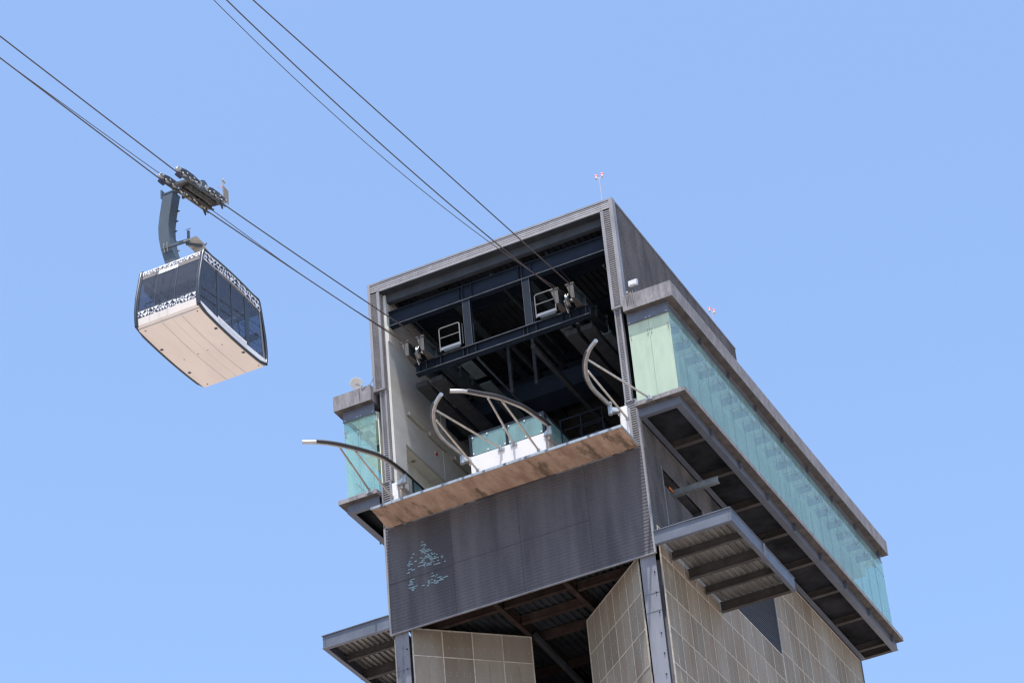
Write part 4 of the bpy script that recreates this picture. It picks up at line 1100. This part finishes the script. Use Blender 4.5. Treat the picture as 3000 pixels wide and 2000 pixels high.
b = MB(); b.box(2.05, 2.13, AY-0.38, AY-0.30, 64.44, 64.84); b.tube([(2.0, AY-0.38, 64.90), (2.18, AY-0.34, 64.92), (2.18, AY-0.3, 64.95), (2.0, AY-0.34, 64.93), (2.0, AY-0.38, 64.90)], 0.012, 6); b.build('stub_post', 'arm', hb)
b = MB(); b.box(1.90, 2.46, AY-0.40, AY+0.22, 64.38, 64.43); b.build('service_plate', 'hand_grey', hb)
b = MB()
quadsec(b, [(2.85, AY+0.30, 62.5, 0.22, 0.16), (2.50, AY+0.30, 63.5, 0.22, 0.15), (2.36, AY+0.30, 63.95, 0.22, 0.14), (2.19, AY+0.22, 64.375, 0.25, 0.10)])
b.build('support_duct', 'hand_grey', CC)
b = MB(); b.bar((1.95, AY-0.30, 64.32), (2.40, AY+0.14, 64.32), 0.06, 0.10); b.tube([(2.52, AY+0.1, 64.25), (2.57, AY+0.16, 64.36), (2.53, AY+0.22, 64.46), (2.47, AY+0.2, 64.38)], 0.012, 6); b.build('plate_stiffener', 'arm', hb)

# carriage
b = MB()
sl_c = 0.187
def cz(y, dz=0.0): return 66.21+(y+20.3)*sl_c+dz
b.tube([(2.46, -19.15, cz(-19.15, 0.0)), (2.46, -17.15, cz(-17.15, 0.0))], 0.13, 14)
b.tube([(2.20, -18.9, cz(-18.9, -0.02)), (2.20, -17.0, cz(-17.0, -0.02))], 0.085, 12)
b.bar((2.33, -19.1, cz(-19.1, 0.12)), (2.33, -17.4, cz(-17.4, 0.12)), 0.42, 0.05)
b.bar((2.10, -19.3, cz(-19.3, 0.05)), (2.62, -19.2, cz(-19.2, 0.05)), 0.16, 0.12)
b.bar((2.0, -17.25, cz(-17.25, 0.0)), (2.66, -17.1, cz(-17.1, 0.0)), 0.2, 0.12)
cr = b.build('carriage_body', 'carriage', CC)
b = MB(); b.prism([(2.60, -18.35, cz(-18.35, 0.0)), (2.60, -17.95, cz(-17.95, 0.0)), (2.60, -18.0, cz(-18.0, 0.42)), (2.60, -18.2, cz(-18.2, 0.52)), (2.60, -18.4, cz(-18.4, 0.45))], (0.10, 0, 0))
b.prism([(1.90, -18.35, cz(-18.35, 0.0)), (1.90, -17.95, cz(-17.95, 0.0)), (1.90, -18.0, cz(-18.0, 0.36)), (1.90, -18.35, cz(-18.35, 0.40))], (0.06, 0, 0))
b.build('pivot_plate', 'arm', cr)
rc = random.Random(11)
b = MB()
for k in range(16):
    y = -19.0+k*0.125; x = rc.uniform(1.98, 2.26); w_ = rc.uniform(0.05, 0.12); z = cz(y, rc.uniform(-0.16, 0.02))
    b.bar((x, y, z), (x+rc.uniform(-0.05, 0.12), y+rc.uniform(0.06, 0.2), z+rc.uniform(-0.02, 0.06)), w_, rc.uniform(0.04, 0.1))
b.build('grip_parts', 'carriage', cr)
b = MB()
for (x, y, w_, h_) in ((2.08, -18.45, 0.11, 0.10), (2.12, -17.62, 0.16, 0.12), (2.05, -18.85, 0.08, 0.06)):
    b = MB(); b.bar((x, y, cz(y, -0.12)), (x+0.02, y+0.24, cz(y+0.24, -0.12)), w_, h_)
    b.build('grip_housing', 'machine', cr)
b = MB()
for k in range(7):
    y = -18.9+k*0.27; b.disc((2.12+0.05*(k % 2), y, cz(y, -0.1)), (1, 0, 0.2), 0.065, 0.05, 12)
b.tube([(2.02, -19.0, cz(-19.0, 0.16)), (2.1, -18.2, cz(-18.2, 0.2)), (2.2, -17.4, cz(-17.4, 0.14))], 0.012, 6)
b.build('grip_roller', 'strut_steel', cr)
first = None
for x in (1.95, 2.70):
    # bogie side plates
    b = MB()
    segs = ((-20.15, -18.55), (-18.2, -16.75))
    for (a0, a1) in segs:
        for dx in (-0.085, 0.085):
            b.prism([(x+dx-0.012, a0+0.1, cz(a0+0.1, 0.13)), (x+dx-0.012, a0+0.5, cz(a0+0.5, 0.10)), (x+dx-0.012, a1-0.3, cz(a1-0.3, 0.11)), (x+dx-0.012, a1-0.1, cz(a1-0.1, 0.12)), (x+dx-0.012, a1-0.05, cz(a1-0.05, 0.2)), (x+dx-0.012, (a0+a1)/2+0.2, cz((a0+a1)/2+0.2, 0.30)), (x+dx-0.012, (a0+a1)/2-0.3, cz((a0+a1)/2-0.3, 0.31)), (x+dx-0.012, a0+0.05, cz(a0+0.05, 0.22))], (0.024, 0, 0))
    b.bar((x, -20.1, cz(-20.1, -0.03)), (x, -16.7, cz(-16.7, -0.03)), 0.07, 0.05)
    bg_ = b.build('bogie', 'carriage', cr)
    for a0, a1 in segs:
        for k in range(4):
            y = a0+0.08+k*(a1-a0-0.16)/3; rr = 0.125
            if first is None:
                b = MB(); b.lathe((x, y, cz(y, 0.165)), (1, 0, 0), [(0.02, -0.05), (0.10, -0.05), (rr, -0.055), (rr-0.03, -0.015), (rr-0.03, 0.015), (rr, 0.055), (0.10, 0.05), (0.04, 0.045), (0.035, 0.12), (0.0, 0.12)], 20)
                first = (b.build('wheel', 'wheel_grey', bg_), x, y)
            else:
                o = first[0].copy(); COL.objects.link(o); o.parent = bg_
                o.location = Vector((x-first[1], y-first[2], cz(y)-cz(first[2])))
    b = MB(); b.tube([(x, -20.22, cz(-20.22, -0.12)), (x, -19.92, cz(-19.92, -0.14))], 0.065, 10); b.bar((x, -20.1, cz(-20.1, -0.05)), (x, -19.95, cz(-19.95, -0.1)), 0.06, 0.12); b.build('buffer', 'cabin_navy', bg_)
    b = MB(); b.prism([(x-0.03, -17.1, cz(-17.1, -0.05)), (x-0.03, -16.95, cz(-16.95, -0.05)), (x-0.03, -16.93, cz(-16.95, -0.26))], (0.06, 0, 0)); b.build('rope_scraper', 'rubber', bg_)
b = MB()
for k in range(8): b.bar((2.78, -16.99+k*0.04*0, 67.02+k*0.085), (2.78, -16.60, 66.98+k*0.085), 0.03, 0.035)
b.box(2.76, 2.79, -17.0, -16.97, 66.95, 67.85); b.box(2.76, 2.79, -16.64, -16.61, 66.95, 67.6); b.tube([(2.78, -17.0, 67.85), (2.78, -16.98, 67.95), (2.80, -16.85, 67.8)], 0.03, 8)
b.build('antenna_panel', 'hand_grey', cr)
b = MB(); b.tube([(2.78, -17.0, 67.6), (2.75, -17.15, 67.45), (2.75, -17.3, 67.35)], 0.01, 5); b.build('red_wire', 'orange', cr)
print('objects', len(bpy.data.objects))
